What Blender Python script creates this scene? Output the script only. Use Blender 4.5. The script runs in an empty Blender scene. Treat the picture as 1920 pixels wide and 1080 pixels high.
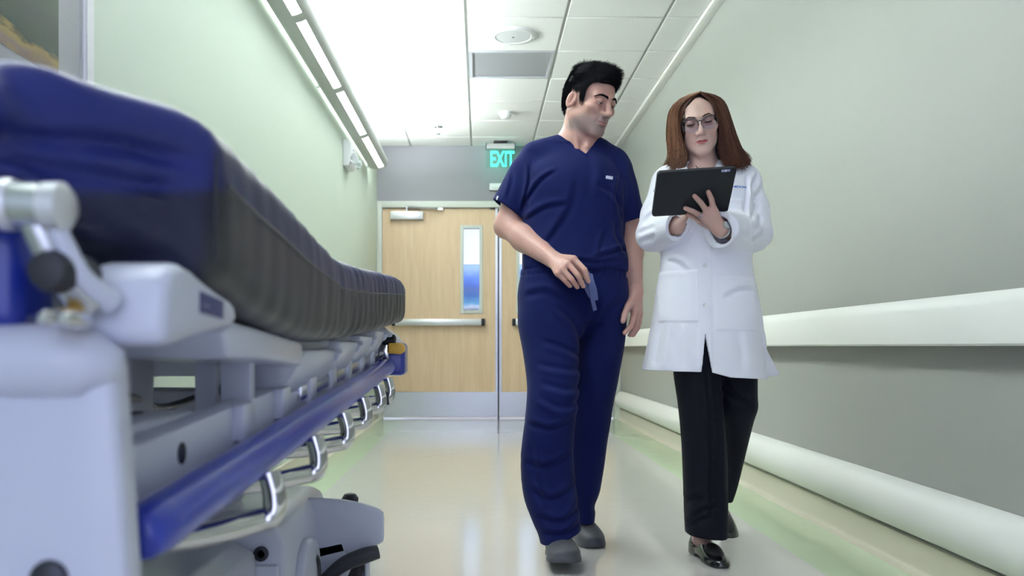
import bpy, bmesh, math, random
import numpy as np
from mathutils import Vector, Matrix

random.seed(7)
rng = np.random.default_rng(7)
scene = bpy.context.scene
C = scene.collection

# ------------------------------------------------------------------ camera, world, exposure
F_PX = 1635.0            # focal length in pixels of a 1920 wide frame
VX, VY = 900.0, 650.0    # vanishing point of the corridor
CAM_H = 0.726
cam = bpy.data.cameras.new('camera')
cam.sensor_width = 36.0
cam.lens = F_PX * 36.0 / 1920.0
cam.shift_x = (960 - VX) / 1920.0
cam.shift_y = (VY - 540) / 1920.0
cam.clip_start = 0.02
cam.dof.use_dof = True
cam.dof.focus_distance = 3.0
cam.dof.aperture_fstop = 4.8
cam_o = bpy.data.objects.new('camera', cam)
cam_o.location = (0, 0, CAM_H)
cam_o.rotation_euler = (math.pi / 2, 0, 0)
C.objects.link(cam_o)
scene.camera = cam_o

world = bpy.data.worlds.new('world')
scene.world = world
world.use_nodes = True
bg = world.node_tree.nodes['Background']
bg.inputs[0].default_value = (0.65, 0.70, 1.0, 1)
bg.inputs[1].default_value = 2.2

scene.view_settings.view_transform = 'Standard'
scene.view_settings.look = 'None'
scene.view_settings.exposure = 0.36
scene.view_settings.gamma = 1.0
scene.view_settings.use_curve_mapping = False

LAMP_COL = (0.93, 0.985, 1.0)
UP_POWER = 38.0      # each uplight of the wall fixture
LENS_EMIT = 3.5      # the downward lenses of the wall fixture


def area(name, loc, rot, sx, sy, power, col=LAMP_COL):
    l = bpy.data.lights.new(name, 'AREA')
    l.shape = 'RECTANGLE'
    l.size, l.size_y = sx, sy
    l.energy = power
    l.color = col
    o = bpy.data.objects.new(name, l)
    o.location = loc
    o.rotation_euler = rot
    C.objects.link(o)
    return o


def P(px, py, d):
    """world point that stands at distance d where the photograph shows pixel (px, py)"""
    return np.array([(px - VX) * d / F_PX, d, CAM_H + (VY - py) * d / F_PX])


# ------------------------------------------------------------------ materials
def mat(name, col, rough=0.5, metal=0.0, spec=0.5, coat=0.0, sheen=0.0, emit=None, estr=0.0,
        noise=None, bump=None, sss=0.0, trans=0.0, alpha=1.0, ior=1.45):
    m = bpy.data.materials.new(name)
    m.use_nodes = True
    nt = m.node_tree
    b = nt.nodes['Principled BSDF']
    b.inputs['Base Color'].default_value = (*col, 1)
    b.inputs['Roughness'].default_value = rough
    b.inputs['Metallic'].default_value = metal
    b.inputs['Specular IOR Level'].default_value = spec
    b.inputs['Coat Weight'].default_value = coat
    b.inputs['Coat Roughness'].default_value = 0.1
    b.inputs['Sheen Weight'].default_value = sheen
    b.inputs['IOR'].default_value = ior
    if trans:
        b.inputs['Transmission Weight'].default_value = trans
    if sss:
        b.inputs['Subsurface Weight'].default_value = sss
        b.inputs['Subsurface Radius'].default_value = (1.0, 0.35, 0.2)
        b.inputs['Subsurface Scale'].default_value = 0.006
    if emit:
        b.inputs['Emission Color'].default_value = (*emit, 1)
        b.inputs['Emission Strength'].default_value = estr
    if noise:                                   # (scale, amount, second colour)
        tc = nt.nodes.new('ShaderNodeTexCoord')
        nz = nt.nodes.new('ShaderNodeTexNoise')
        nz.inputs['Scale'].default_value = noise[0]
        nz.inputs['Detail'].default_value = 4
        mp = nt.nodes.new('ShaderNodeMapping')
        if len(noise) > 3:
            mp.inputs['Scale'].default_value = noise[3]
        nt.links.new(tc.outputs['Object'], mp.inputs[0])
        nt.links.new(mp.outputs[0], nz.inputs[0])
        rp = nt.nodes.new('ShaderNodeValToRGB')
        rp.color_ramp.elements[0].position = 0.5 - noise[1]
        rp.color_ramp.elements[1].position = 0.5 + noise[1]
        rp.color_ramp.elements[0].color = (*col, 1)
        rp.color_ramp.elements[1].color = (*noise[2], 1)
        nt.links.new(nz.outputs[0], rp.inputs[0])
        nt.links.new(rp.outputs[0], b.inputs['Base Color'])
    if bump:                                    # (scale, strength, distance)
        tc = nt.nodes.new('ShaderNodeTexCoord')
        nz = nt.nodes.new('ShaderNodeTexNoise')
        nz.inputs['Scale'].default_value = bump[0]
        nz.inputs['Detail'].default_value = 3
        nt.links.new(tc.outputs['Object'], nz.inputs[0])
        bp = nt.nodes.new('ShaderNodeBump')
        bp.inputs['Strength'].default_value = bump[1]
        bp.inputs['Distance'].default_value = bump[2]
        nt.links.new(nz.outputs[0], bp.inputs['Height'])
        nt.links.new(bp.outputs[0], b.inputs['Normal'])
    return m


# ------------------------------------------------------------------ objects
def mesh_obj(name, verts, faces, m=None, parent=None, smooth=True):
    me = bpy.data.meshes.new(name)
    v = np.asarray(verts, dtype=np.float32)
    if isinstance(faces, np.ndarray):
        n, k = faces.shape
        me.vertices.add(len(v))
        me.vertices.foreach_set('co', v.ravel())
        me.loops.add(n * k)
        me.loops.foreach_set('vertex_index', faces.astype(np.int32).ravel())
        me.polygons.add(n)
        me.polygons.foreach_set('loop_start', np.arange(0, n * k, k, dtype=np.int32))
        me.polygons.foreach_set('loop_total', np.full(n, k, dtype=np.int32))
        me.update(calc_edges=True)
    else:
        me.from_pydata([tuple(map(float, p)) for p in v], [], faces)
    if smooth:
        me.polygons.foreach_set('use_smooth', np.ones(len(me.polygons), dtype=bool))
    me.update()
    return link(name, me, m, parent)


def link(name, me, m=None, parent=None):
    o = bpy.data.objects.new(name, me)
    C.objects.link(o)
    if m is not None and len(me.materials) == 0:
        me.materials.append(m)
    if parent is not None:
        o.parent = parent
        p = parent
        loc = Vector((0, 0, 0))
        while p is not None:
            loc += p.location
            p = p.parent
        o.location = -loc
    return o


def bobj(name, bm, m, parent=None, smooth=True, angle=40):
    bmesh.ops.recalc_face_normals(bm, faces=bm.faces)
    me = bpy.data.meshes.new(name)
    if smooth:
        ca = math.radians(angle)
        for f in bm.faces:
            f.smooth = True
        for e in bm.edges:
            if len(e.link_faces) == 2 and e.calc_face_angle(0) > ca:
                e.smooth = False
    bm.to_mesh(me)
    bm.free()
    return link(name, me, m, parent)


def tag(o, label=None, cat=None, group=None, kind=None):
    if label:
        o['label'] = label
    if cat:
        o['category'] = cat
    if group:
        o['group'] = group
    if kind:
        o['kind'] = kind
    return o


def struct(o):
    o['kind'] = 'structure'
    return o


def empty(name, loc, label, cat, group=None):
    o = bpy.data.objects.new(name, None)
    o.empty_display_size = 0.1
    o.location = loc
    C.objects.link(o)
    return tag(o, label, cat, group)


def add_box(bm, lo, hi, bevel=0.0, seg=2, M=None):
    lo, hi = Vector(lo), Vector(hi)
    r = bmesh.ops.create_cube(bm, size=1.0)
    vs = r['verts']
    for v in vs:
        v.co = Vector(((lo[i] + hi[i]) / 2 + v.co[i] * (hi[i] - lo[i]) for i in range(3)))
    if bevel:
        es = list({e for v in vs for e in v.link_edges})
        rr = bmesh.ops.bevel(bm, geom=es, offset=bevel, segments=seg, affect='EDGES', profile=0.5)
        vs = list({v for f in rr['faces'] for v in f.verts} | {v for v in vs if v.is_valid})
    if M is not None:
        bmesh.ops.transform(bm, matrix=M, verts=[v for v in vs if v.is_valid])
    return vs


def box(name, lo, hi, m, parent=None, bevel=0.0, seg=2, M=None):
    bm = bmesh.new()
    add_box(bm, lo, hi, bevel, seg, M)
    return bobj(name, bm, m, parent)


def catmull(pts, n=6, closed=False):
    p = np.asarray(pts, float)
    if len(p) < 3:
        return p
    out = []
    N = len(p)
    for i in range(N - 1):
        p0 = p[max(i - 1, 0)]
        p1, p2 = p[i], p[i + 1]
        p3 = p[min(i + 2, N - 1)]
        for t in np.arange(n) / n:
            out.append(0.5 * (2 * p1 + (p2 - p0) * t + (2 * p0 - 5 * p1 + 4 * p2 - p3) * t * t
                              + (-p0 + 3 * p1 - 3 * p2 + p3) * t ** 3))
    out.append(p[-1])
    return np.array(out)


def add_tube(bm, pts, r, n=12, smooth=0, cap=True, flat=1.0):
    pts = np.asarray(pts, float)
    rad = np.full(len(pts), r, float) if np.isscalar(r) else np.asarray(r, float)
    if smooth:
        q = np.c_[pts, rad]
        q = catmull(q, smooth)
        pts, rad = q[:, :3], q[:, 3]
    T = np.gradient(pts, axis=0)
    T /= np.linalg.norm(T, axis=1)[:, None] + 1e-12
    up = np.array([0, 0, 1.0]) if abs(T[0][2]) < 0.9 else np.array([1.0, 0, 0])
    u = np.cross(up, T[0])
    u /= np.linalg.norm(u)
    rings = []
    for i in range(len(pts)):
        u = u - T[i] * u.dot(T[i])
        u /= np.linalg.norm(u) + 1e-12
        w = np.cross(T[i], u)
        ring = []
        for k in range(n):
            a = 2 * math.pi * k / n
            ring.append(bm.verts.new(pts[i] + rad[i] * (math.cos(a) * u + flat * math.sin(a) * w)))
        rings.append(ring)
    for a, b in zip(rings, rings[1:]):
        for k in range(n):
            bm.faces.new((a[k], a[(k + 1) % n], b[(k + 1) % n], b[k]))
    if cap:
        bm.faces.new(list(reversed(rings[0])))
        bm.faces.new(rings[-1])


def tube(name, pts, r, m, parent=None, n=12, smooth=0, flat=1.0):
    bm = bmesh.new()
    add_tube(bm, pts, r, n, smooth, True, flat)
    return bobj(name, bm, m, parent, angle=60)


def add_lathe(bm, prof, loc, axis='z', n=24):
    """prof: (radius, height) pairs"""
    rings = []
    for r, h in prof:
        ring = []
        for k in range(n):
            a = 2 * math.pi * k / n
            c, s = r * math.cos(a), r * math.sin(a)
            p = {'z': (c, s, h), 'x': (h, c, s), 'y': (c, h, s)}[axis]
            ring.append(bm.verts.new(Vector(p) + Vector(loc)))
        rings.append(ring)
    for a, b in zip(rings, rings[1:]):
        for k in range(n):
            bm.faces.new((a[k], a[(k + 1) % n], b[(k + 1) % n], b[k]))
    bm.faces.new(list(reversed(rings[0])))
    bm.faces.new(rings[-1])


def lathe(name, prof, loc, m, parent=None, axis='z', n=24):
    bm = bmesh.new()
    add_lathe(bm, prof, loc, axis, n)
    return bobj(name, bm, m, parent)


def add_prism(bm, outline, a0, a1, axis='y', bevel=0.0, seg=2):
    """extrude a 2D outline along an axis; outline is in the other two axes in order"""
    def mk(p, h):
        if axis == 'y':
            return (p[0], h, p[1])
        if axis == 'x':
            return (h, p[0], p[1])
        return (p[0], p[1], h)
    A = [bm.verts.new(mk(p, a0)) for p in outline]
    B = [bm.verts.new(mk(p, a1)) for p in outline]
    n = len(outline)
    fs = [bm.faces.new(A), bm.faces.new(list(reversed(B)))]
    for i in range(n):
        fs.append(bm.faces.new((A[i], B[i], B[(i + 1) % n], A[(i + 1) % n])))
    bmesh.ops.recalc_face_normals(bm, faces=fs)
    if bevel:
        es = list({e for f in fs for e in f.edges})
        bmesh.ops.bevel(bm, geom=es, offset=bevel, segments=seg, affect='EDGES', profile=0.5)


def prism(name, outline, a0, a1, m, parent=None, axis='y', bevel=0.0, seg=2):
    bm = bmesh.new()
    add_prism(bm, outline, a0, a1, axis, bevel, seg)
    return bobj(name, bm, m, parent)


def text_obj(name, body, loc, rot, size, m, parent=None, extrude=0.0004, sx=1.0, offset=0.0, shear=0.0, align='LEFT'):
    cu = bpy.data.curves.new(name + '_text', 'FONT')
    cu.body = body
    cu.size = size
    cu.extrude = extrude
    cu.offset = offset
    cu.shear = shear
    cu.align_x = align
    cu.resolution_u = 4
    to = bpy.data.objects.new(name, cu)
    C.objects.link(to)
    dg = bpy.context.evaluated_depsgraph_get()
    me = bpy.data.meshes.new_from_object(to.evaluated_get(dg))
    C.objects.unlink(to)
    bpy.data.objects.remove(to)
    M = Matrix.Translation(loc) @ Matrix.Rotation(rot[2], 4, 'Z') @ Matrix.Rotation(rot[1], 4, 'Y') @ Matrix.Rotation(rot[0], 4, 'X') @ Matrix.Diagonal((sx, 1, 1, 1))
    me.transform(M)
    me.materials.clear()
    return link(name, me, m, parent)


def attr_mat(name, rough, sss=0.0, noise=0.08, nscale=60, spec=0.45, sheen=0.0, bump=None):
    m = mat(name, (0.5, 0.5, 0.5), rough, spec=spec, sss=sss, sheen=sheen, bump=bump)
    nt = m.node_tree
    b = nt.nodes['Principled BSDF']
    at = nt.nodes.new('ShaderNodeAttribute')
    at.attribute_name = 'Col'
    tc = nt.nodes.new('ShaderNodeTexCoord')
    nz = nt.nodes.new('ShaderNodeTexNoise')
    nz.inputs['Scale'].default_value = nscale
    nz.inputs['Detail'].default_value = 4
    nt.links.new(tc.outputs['Object'], nz.inputs[0])
    mr = nt.nodes.new('ShaderNodeMapRange')
    mr.inputs[3].default_value = 1 - noise
    mr.inputs[4].default_value = 1 + noise
    nt.links.new(nz.outputs[0], mr.inputs[0])
    mx = nt.nodes.new('ShaderNodeMix')
    mx.data_type = 'RGBA'
    mx.blend_type = 'MULTIPLY'
    mx.inputs[0].default_value = 1.0
    nt.links.new(at.outputs['Color'], mx.inputs[6])
    nt.links.new(mr.outputs[0], mx.inputs[7])
    nt.links.new(mx.outputs[2], b.inputs['Base Color'])
    return m


def set_col(o, col):
    me = o.data
    a = me.color_attributes.new('Col', 'FLOAT_COLOR', 'POINT')
    c = np.ones((len(me.vertices), 4), np.float32)
    c[:, :3] = col
    a.data.foreach_set('color', c.ravel())


# ------------------------------------------------------------------ signed distance fields on a grid
def smin(a, b, k):
    if k <= 0:
        return np.minimum(a, b)
    h = np.clip(0.5 + 0.5 * (a - b) / k, 0, 1)
    return a * (1 - h) + b * h - k * h * (1 - h)


def smax(a, b, k):
    return -smin(-a, -b, k)


def ell(X, Y, Z, c, r):
    x, y, z = (X - c[0]), (Y - c[1]), (Z - c[2])
    k0 = np.sqrt((x / r[0]) ** 2 + (y / r[1]) ** 2 + (z / r[2]) ** 2)
    k1 = np.sqrt((x / r[0] ** 2) ** 2 + (y / r[1] ** 2) ** 2 + (z / r[2] ** 2) ** 2)
    return k0 * (k0 - 1) / (k1 + 1e-9)


def cone(X, Y, Z, a, b, ra, rb):
    ab = np.asarray(b, float) - np.asarray(a, float)
    L = float(ab.dot(ab)) + 1e-12
    t = np.clip(((X - a[0]) * ab[0] + (Y - a[1]) * ab[1] + (Z - a[2]) * ab[2]) / L, 0, 1)
    dx, dy, dz = X - (a[0] + t * ab[0]), Y - (a[1] + t * ab[1]), Z - (a[2] + t * ab[2])
    return np.sqrt(dx * dx + dy * dy + dz * dz) - (ra + (rb - ra) * t)


def loft(X, Y, Z, st, p=2.0):
    """vertical loft: stations (z, cx, cy, rx, ry) ordered upwards"""
    s = np.asarray(st, float)
    s = s[np.argsort(s[:, 0])]
    q = catmull(s, 8) if len(s) > 2 else s
    zz = Z
    cx, cy, rx, ry = [np.interp(zz, q[:, 0], q[:, i]) for i in (1, 2, 3, 4)]
    u, v = np.abs(X - cx) / rx, np.abs(Y - cy) / ry
    if p == 2.0:
        k = np.sqrt(u * u + v * v)
    else:
        k = (u ** p + v ** p) ** (1 / p)
    d = (k - 1) * np.minimum(rx, ry)
    d = np.maximum(d, zz - s[-1, 0])
    return np.maximum(d, s[0, 0] - zz)


def wob(X, Y, Z, f, seed, n=5):
    """cheap smooth noise, about -1..1"""
    r = np.random.default_rng(seed)
    out = 0
    for _ in range(n):
        k = r.normal(size=3) * f
        out = out + np.sin(k[0] * X + k[1] * Y + k[2] * Z + r.uniform(0, 6.28))
    return out / math.sqrt(n) / 1.4


def sample(Fl, arr, X, Y, Z):
    """trilinear reading of a field's array at other grid coordinates"""
    fi = [np.clip(np.interp(c, g, np.arange(len(g))), 0, len(g) - 1.001) for c, g in zip((X.ravel(), Y.ravel(), Z.ravel()), Fl.g)]
    i0 = [f.astype(int) for f in fi]
    w = [(f - i).astype(np.float32) for f, i in zip(fi, i0)]
    out = 0
    for a in (0, 1):
        for b in (0, 1):
            for c in (0, 1):
                ww = (w[0] if a else 1 - w[0])[:, None, None] * (w[1] if b else 1 - w[1])[None, :, None] * (w[2] if c else 1 - w[2])[None, None, :]
                out = out + ww * arr[np.ix_(i0[0] + a, i0[1] + b, i0[2] + c)]
    return out


class Field:
    def __init__(self, xs, ys, zs):
        self.g = [np.asarray(a, np.float32) for a in (xs, ys, zs)]
        self.F = np.full([len(a) for a in self.g], 1.0, np.float32)

    def sl(self, lo, hi):
        s, co = [], []
        for i in range(3):
            g = self.g[i]
            a = int(np.searchsorted(g, lo[i]))
            b = int(np.searchsorted(g, hi[i]))
            s.append(slice(a, b))
            shp = [1, 1, 1]
            shp[i] = b - a
            co.append(g[a:b].reshape(shp))
        return tuple(s), co

    def full(self):
        return self.sl([-99] * 3, [99] * 3)

    def add(self, fn, lo=None, hi=None, k=0.0):
        s, co = self.full() if lo is None else self.sl(lo, hi)
        if 0 in self.F[s].shape:
            return
        self.F[s] = smin(self.F[s], fn(*co), k)

    def cut(self, fn, lo=None, hi=None, k=0.0):
        s, co = self.full() if lo is None else self.sl(lo, hi)
        if 0 in self.F[s].shape:
            return
        self.F[s] = smax(self.F[s], -fn(*co), k)

    def keep(self, fn, k=0.0):
        s, co = self.full()
        self.F[s] = smax(self.F[s], fn(*co), k)

    def disp(self, fn, lo=None, hi=None):
        s, co = self.full() if lo is None else self.sl(lo, hi)
        if 0 in self.F[s].shape:
            return
        self.F[s] = self.F[s] + fn(*co)

    def cone(self, a, b, ra, rb, k=0.0):
        a, b = np.asarray(a, float), np.asarray(b, float)
        m = max(ra, rb) + 0.02 + k
        self.add(lambda X, Y, Z: cone(X, Y, Z, a, b, ra, rb), np.minimum(a, b) - m, np.maximum(a, b) + m, k)

    def chain(self, pts, rad, k=0.0):
        for i in range(len(pts) - 1):
            self.cone(pts[i], pts[i + 1], rad[i], rad[i + 1], k)

    def ell(self, c, r, k=0.0):
        m = 0.02 + k
        self.add(lambda X, Y, Z: ell(X, Y, Z, c, r), [c[i] - r[i] - m for i in range(3)], [c[i] + r[i] + m for i in range(3)], k)

    def mesh(self, relax=1):
        return surface_nets(self.F, *self.g, relax=relax)


def surface_nets(F, xs, ys, zs, relax=1):
    ins = F < 0
    ins[0], ins[-1] = False, False
    ins[:, 0], ins[:, -1] = False, False
    ins[:, :, 0], ins[:, :, -1] = False, False
    n = ins.astype(np.uint8)
    cnt = n[:-1, :-1, :-1] + n[1:, :-1, :-1] + n[:-1, 1:, :-1] + n[:-1, :-1, 1:] + n[1:, 1:, :-1] + n[1:, :-1, 1:] + n[:-1, 1:, 1:] + n[1:, 1:, 1:]
    cell = (cnt > 0) & (cnt < 8)
    ci = np.argwhere(cell)
    idx = np.full(cell.shape, -1, np.int32)
    idx[cell] = np.arange(len(ci), dtype=np.int32)
    offs = np.array([[i, j, k] for i in (0, 1) for j in (0, 1) for k in (0, 1)])
    val = np.stack([F[ci[:, 0] + o[0], ci[:, 1] + o[1], ci[:, 2] + o[2]] for o in offs], 1)
    inn = np.stack([ins[ci[:, 0] + o[0], ci[:, 1] + o[1], ci[:, 2] + o[2]] for o in offs], 1)
    acc = np.zeros((len(ci), 3))
    c = np.zeros(len(ci))
    for a in range(8):
        for b in range(a + 1, 8):
            if np.abs(offs[a] - offs[b]).sum() != 1:
                continue
            m = inn[:, a] != inn[:, b]
            den = val[m, a] - val[m, b]
            t = np.where(np.abs(den) > 1e-9, val[m, a] / np.where(np.abs(den) > 1e-9, den, 1), 0.5)
            t = np.clip(t, 0, 1)[:, None]
            acc[m] += offs[a] + t * (offs[b] - offs[a])
            c[m] += 1
    p = ci + acc / np.maximum(c, 1)[:, None]
    V = np.stack([np.interp(p[:, i], np.arange(len(g)), g) for i, g in enumerate((xs, ys, zs))], 1)
    quads = []
    for ax in range(3):
        s0 = [slice(1, -1)] * 3
        s1 = [slice(1, -1)] * 3
        s0[ax] = slice(0, -1)
        s1[ax] = slice(1, None)
        A, B = ins[tuple(s0)], ins[tuple(s1)]
        e = np.argwhere(A != B)
        if len(e) == 0:
            continue
        st = A[e[:, 0], e[:, 1], e[:, 2]]
        o1, o2 = [i for i in range(3) if i != ax]
        base = e.copy()
        base[:, o1] += 1
        base[:, o2] += 1
        def cidx(d1, d2):
            q = base.copy()
            q[:, o1] -= d1
            q[:, o2] -= d2
            return idx[q[:, 0], q[:, 1], q[:, 2]]
        q = np.stack([cidx(1, 1), cidx(0, 1), cidx(0, 0), cidx(1, 0)], 1)
        flip = st if ax != 1 else ~st
        q[~flip] = q[~flip][:, ::-1]
        quads.append(q)
    Q = np.concatenate(quads)
    Q = Q[(Q >= 0).all(1)]
    for _ in range(relax):
        nb = np.zeros_like(V)
        nc = np.zeros(len(V))
        for a in range(4):
            i, j = Q[:, a], Q[:, (a + 1) % 4]
            for ax in range(3):
                nb[:, ax] += np.bincount(i, V[j, ax], len(V)) + np.bincount(j, V[i, ax], len(V))
            nc += np.bincount(i, minlength=len(V)) + np.bincount(j, minlength=len(V))
        V = V * 0.62 + 0.38 * nb / np.maximum(nc, 1)[:, None]
    return V, Q


def rot_frame(yaw, pitch, roll):
    """head-like frame: local -y is forward; yaw about z, then pitch (nod down positive), then roll"""
    return (Matrix.Rotation(yaw, 3, 'Z') @ Matrix.Rotation(pitch, 3, 'X') @ Matrix.Rotation(roll, 3, 'Y'))
# ================================================================== the corridor
XL, XR = -1.038, 1.414
DW = 8.79
Y0 = -2.6
ZC = 2.746

M_wall_l = mat('sage_paint', (0.64, 0.73, 0.62), 0.62, bump=(420, 0.12, 0.002))
M_wall_r = mat('beige_paint', (0.325, 0.335, 0.315), 0.5, bump=(420, 0.12, 0.002))
M_wall_b = mat('grey_paint', (0.255, 0.255, 0.28), 0.6, bump=(420, 0.12, 0.002))
M_tile = mat('ceiling_tile_white', (0.88, 0.88, 0.87), 0.85, noise=(160, 0.10, (0.81, 0.81, 0.80)), bump=(260, 0.5, 0.004))
M_grid = mat('ceiling_grid_grey', (0.52, 0.54, 0.53), 0.5)
M_white = mat('white_vinyl', (0.88, 0.88, 0.85), 0.38)
M_base = mat('beige_rubber_base', (0.56, 0.53, 0.43), 0.45)
M_steel = mat('brushed_steel', (0.62, 0.64, 0.66), 0.26, 1.0, bump=(60, 0.06, 0.002))
M_alum = mat('aluminium', (0.74, 0.75, 0.77), 0.35, 0.6)
M_black = mat('black_plastic', (0.012, 0.013, 0.016), 0.4)
M_frame = mat('grey_green_frame', (0.60, 0.63, 0.58), 0.45)
M_white_pl = mat('white_plastic', (0.82, 0.83, 0.85), 0.4)


def vinyl(name, c1, c2):
    m = mat(name, c1, 0.13, 0.0, 0.5, coat=0.35, noise=(900, 0.22, c2))
    nt = m.node_tree
    b = nt.nodes['Principled BSDF']
    tc = nt.nodes.new('ShaderNodeTexCoord')
    nz = nt.nodes.new('ShaderNodeTexNoise')
    nz.inputs['Scale'].default_value = 9
    bp = nt.nodes.new('ShaderNodeBump')
    bp.inputs['Strength'].default_value = 0.05
    bp.inputs['Distance'].default_value = 0.01
    nt.links.new(tc.outputs['Object'], nz.inputs[0])
    nt.links.new(nz.outputs[0], bp.inputs['Height'])
    nt.links.new(bp.outputs[0], b.inputs['Normal'])
    nt.links.new(bp.outputs[0], b.inputs['Coat Normal'])
    return m


M_floor = vinyl('beige_vinyl', (0.58, 0.56, 0.535), (0.62, 0.60, 0.575))
M_floor_g = vinyl('green_vinyl', (0.53, 0.64, 0.44), (0.57, 0.68, 0.48))

# floor: beige field with a green border along each wall
fx = [XL - 0.1, -0.772, 1.10, XR + 0.1]
fv, ff = [], []
for x in fx:
    fv += [(x, Y0, 0), (x, 12.0, 0)]
for i in range(3):
    ff.append((2 * i, 2 * i + 2, 2 * i + 3, 2 * i + 1))
fl = mesh_obj('floor', fv, ff, M_floor, smooth=False)
fl.data.materials.append(M_floor_g)
fl.data.polygons[0].material_index = 1
fl.data.polygons[2].material_index = 1
struct(fl)

struct(box('wall_left', (XL - 0.12, Y0, 0), (XL, DW + 0.15, 3.0), M_wall_l))
struct(box('wall_right', (XR, Y0, 0), (XR + 0.12, DW + 0.15, 3.0), M_wall_r))
bm = bmesh.new()
DZ = 2.19
add_box(bm, (XL, DW, DZ), (XR, DW + 0.14, 3.0))
struct(bobj('wall_back', bm, M_wall_b))

# ceiling: a deck above, a grid, and one tile per bay
ceil = struct(box('ceiling', (XL - 0.12, Y0, ZC + 0.05), (XR + 0.12, DW + 0.15, ZC + 0.09), M_grid))
cols = [XL, -0.695, -0.085, 0.525, 1.135, XR - 0.055]
rows = [8.40 - 0.61 * k for k in range(18)]
rows = [DW] + rows
bm = bmesh.new()
for x in cols[1:-1]:
    add_box(bm, (x - 0.012, Y0, ZC + 0.010), (x + 0.012, DW, ZC + 0.022))
for y in rows[1:]:
    add_box(bm, (XL, y - 0.012, ZC + 0.011), (XR, y + 0.012, ZC + 0.021))
bobj('ceiling_grid', bm, M_grid, ceil)
tiles = {}
for i in range(len(cols) - 1):
    for j in range(len(rows) - 1):
        y1, y0 = rows[j], rows[j + 1]
        if y1 < Y0 + 0.6:
            continue
        x0, x1 = cols[i], cols[i + 1]
        if i == 2 and abs(y0 - 5.96) < 0.02:
            continue                        # the air grille takes this bay
        key = (round(x1 - x0, 3), round(y1 - y0, 3))
        if key not in tiles:
            bm = bmesh.new()
            hx, hy = (x1 - x0) / 2 - 0.009, (y1 - y0) / 2 - 0.009
            add_box(bm, (-hx, -hy, 0), (hx, hy, 0.02), 0.003, 1)
            o = bobj('tile', bm, M_tile)
            tiles[key] = o.data
        else:
            o = bpy.data.objects.new('tile', tiles[key])
            C.objects.link(o)
        o.parent = ceil
        o.location = ((x0 + x1) / 2, (y0 + y1) / 2, ZC + random.uniform(-0.0008, 0.0008))
struct(box('trim_1', (XR - 0.062, Y0, ZC - 0.022), (XR, DW, ZC + 0.05), M_white, bevel=0.004))
struct(box('trim_2', (XL, Y0, ZC - 0.004), (XL + 0.022, DW, ZC + 0.05), M_white, bevel=0.002))

# base boards
for nm, x, s in (('baseboard_left', XL, 1), ('baseboard_right', XR, -1)):
    out = [(x, 0.0), (x + s * 0.045, 0.0), (x + s * 0.022, 0.006), (x + s * 0.012, 0.018), (x + s * 0.009, 0.102), (x + s * 0.004, 0.106), (x, 0.106)]
    struct(prism(nm, out, Y0, DW, M_base))

# ------------------------------------------------------------------ handrail and bumper rail on the right wall
hr = empty('handrail', (XR, 4.4, 0.73), 'wide white wall handrail at hip height along the right beige wall', 'handrail')
out = [(XR - 0.035, 0.742), (XR - 0.078, 0.728), (XR - 0.086, 0.734), (XR - 0.088, 0.760), (XR - 0.084, 0.835), (XR - 0.076, 0.862),
       (XR - 0.062, 0.873), (XR - 0.045, 0.872), (XR - 0.035, 0.860)]
prism('rail_cover', out, Y0, DW - 0.10, M_white, hr, bevel=0.0)
for y in np.arange(0.7, 8.6, 0.82):
    box('wall_bracket', (XR - 0.05, y - 0.04, 0.765), (XR, y + 0.04, 0.845), M_white_pl, hr, 0.004)
bmp = empty('bumper_rail', (XR, 4.4, 0.10), 'rounded white crash rail low on the right wall above the beige base', 'wall guard')
out = [(XR - 0.002, 0.118)] + [(XR - 0.012 - 0.058 * math.sin(math.pi * t) ** 0.6, 0.118 + 0.166 * t) for t in np.linspace(0.02, 0.98, 13)] + [(XR - 0.002, 0.284)]
prism('rail_cover', out, Y0, DW - 0.12, M_white, bmp)
out2 = [(XR - 0.001, 0.121)] + [(XR - 0.010 - 0.056 * math.sin(math.pi * t) ** 0.6, 0.121 + 0.160 * t) for t in np.linspace(0.05, 0.95, 9)] + [(XR - 0.001, 0.281)]
prism('end_cap', out2, DW - 0.12, DW - 0.095, M_white_pl, bmp, bevel=0.004)

# ------------------------------------------------------------------ doors
wood = bpy.data.materials.new('maple_veneer')
wood.use_nodes = True
nt = wood.node_tree
b = nt.nodes['Principled BSDF']
b.inputs['Roughness'].default_value = 0.42
tc = nt.nodes.new('ShaderNodeTexCoord')
mp = nt.nodes.new('ShaderNodeMapping')
mp.inputs['Scale'].default_value = (9, 3, 0.9)
nz = nt.nodes.new('ShaderNodeTexNoise')
nz.inputs['Scale'].default_value = 2.4
nz.inputs['Detail'].default_value = 8
nz.inputs['Roughness'].default_value = 0.62
rp = nt.nodes.new('ShaderNodeValToRGB')
rp.color_ramp.elements[0].position = 0.30
rp.color_ramp.elements[1].position = 0.72
rp.color_ramp.elements[0].color = (0.60, 0.43, 0.265, 1)
rp.color_ramp.elements[1].color = (0.70, 0.53, 0.35, 1)
nt.links.new(tc.outputs['Object'], mp.inputs[0])
nt.links.new(mp.outputs[0], nz.inputs[0])
nt.links.new(nz.outputs[0], rp.inputs[0])
nt.links.new(rp.outputs[0], b.inputs['Base Color'])
M_glass = mat('clear_glass', (0.93, 0.97, 0.98), 0.02, trans=1.0, ior=1.08)

struct(box('trim_3', (XL, DW - 0.028, 0), (-0.986, DW + 0.14, DZ), M_frame, bevel=0.004))
struct(box('trim_4', (1.362, DW - 0.028, 0), (XR, DW + 0.14, DZ), M_frame, bevel=0.004))
struct(box('trim_5', (-0.986, DW - 0.028, 2.126), (1.362, DW + 0.14, DZ), M_frame, bevel=0.004))


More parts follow.
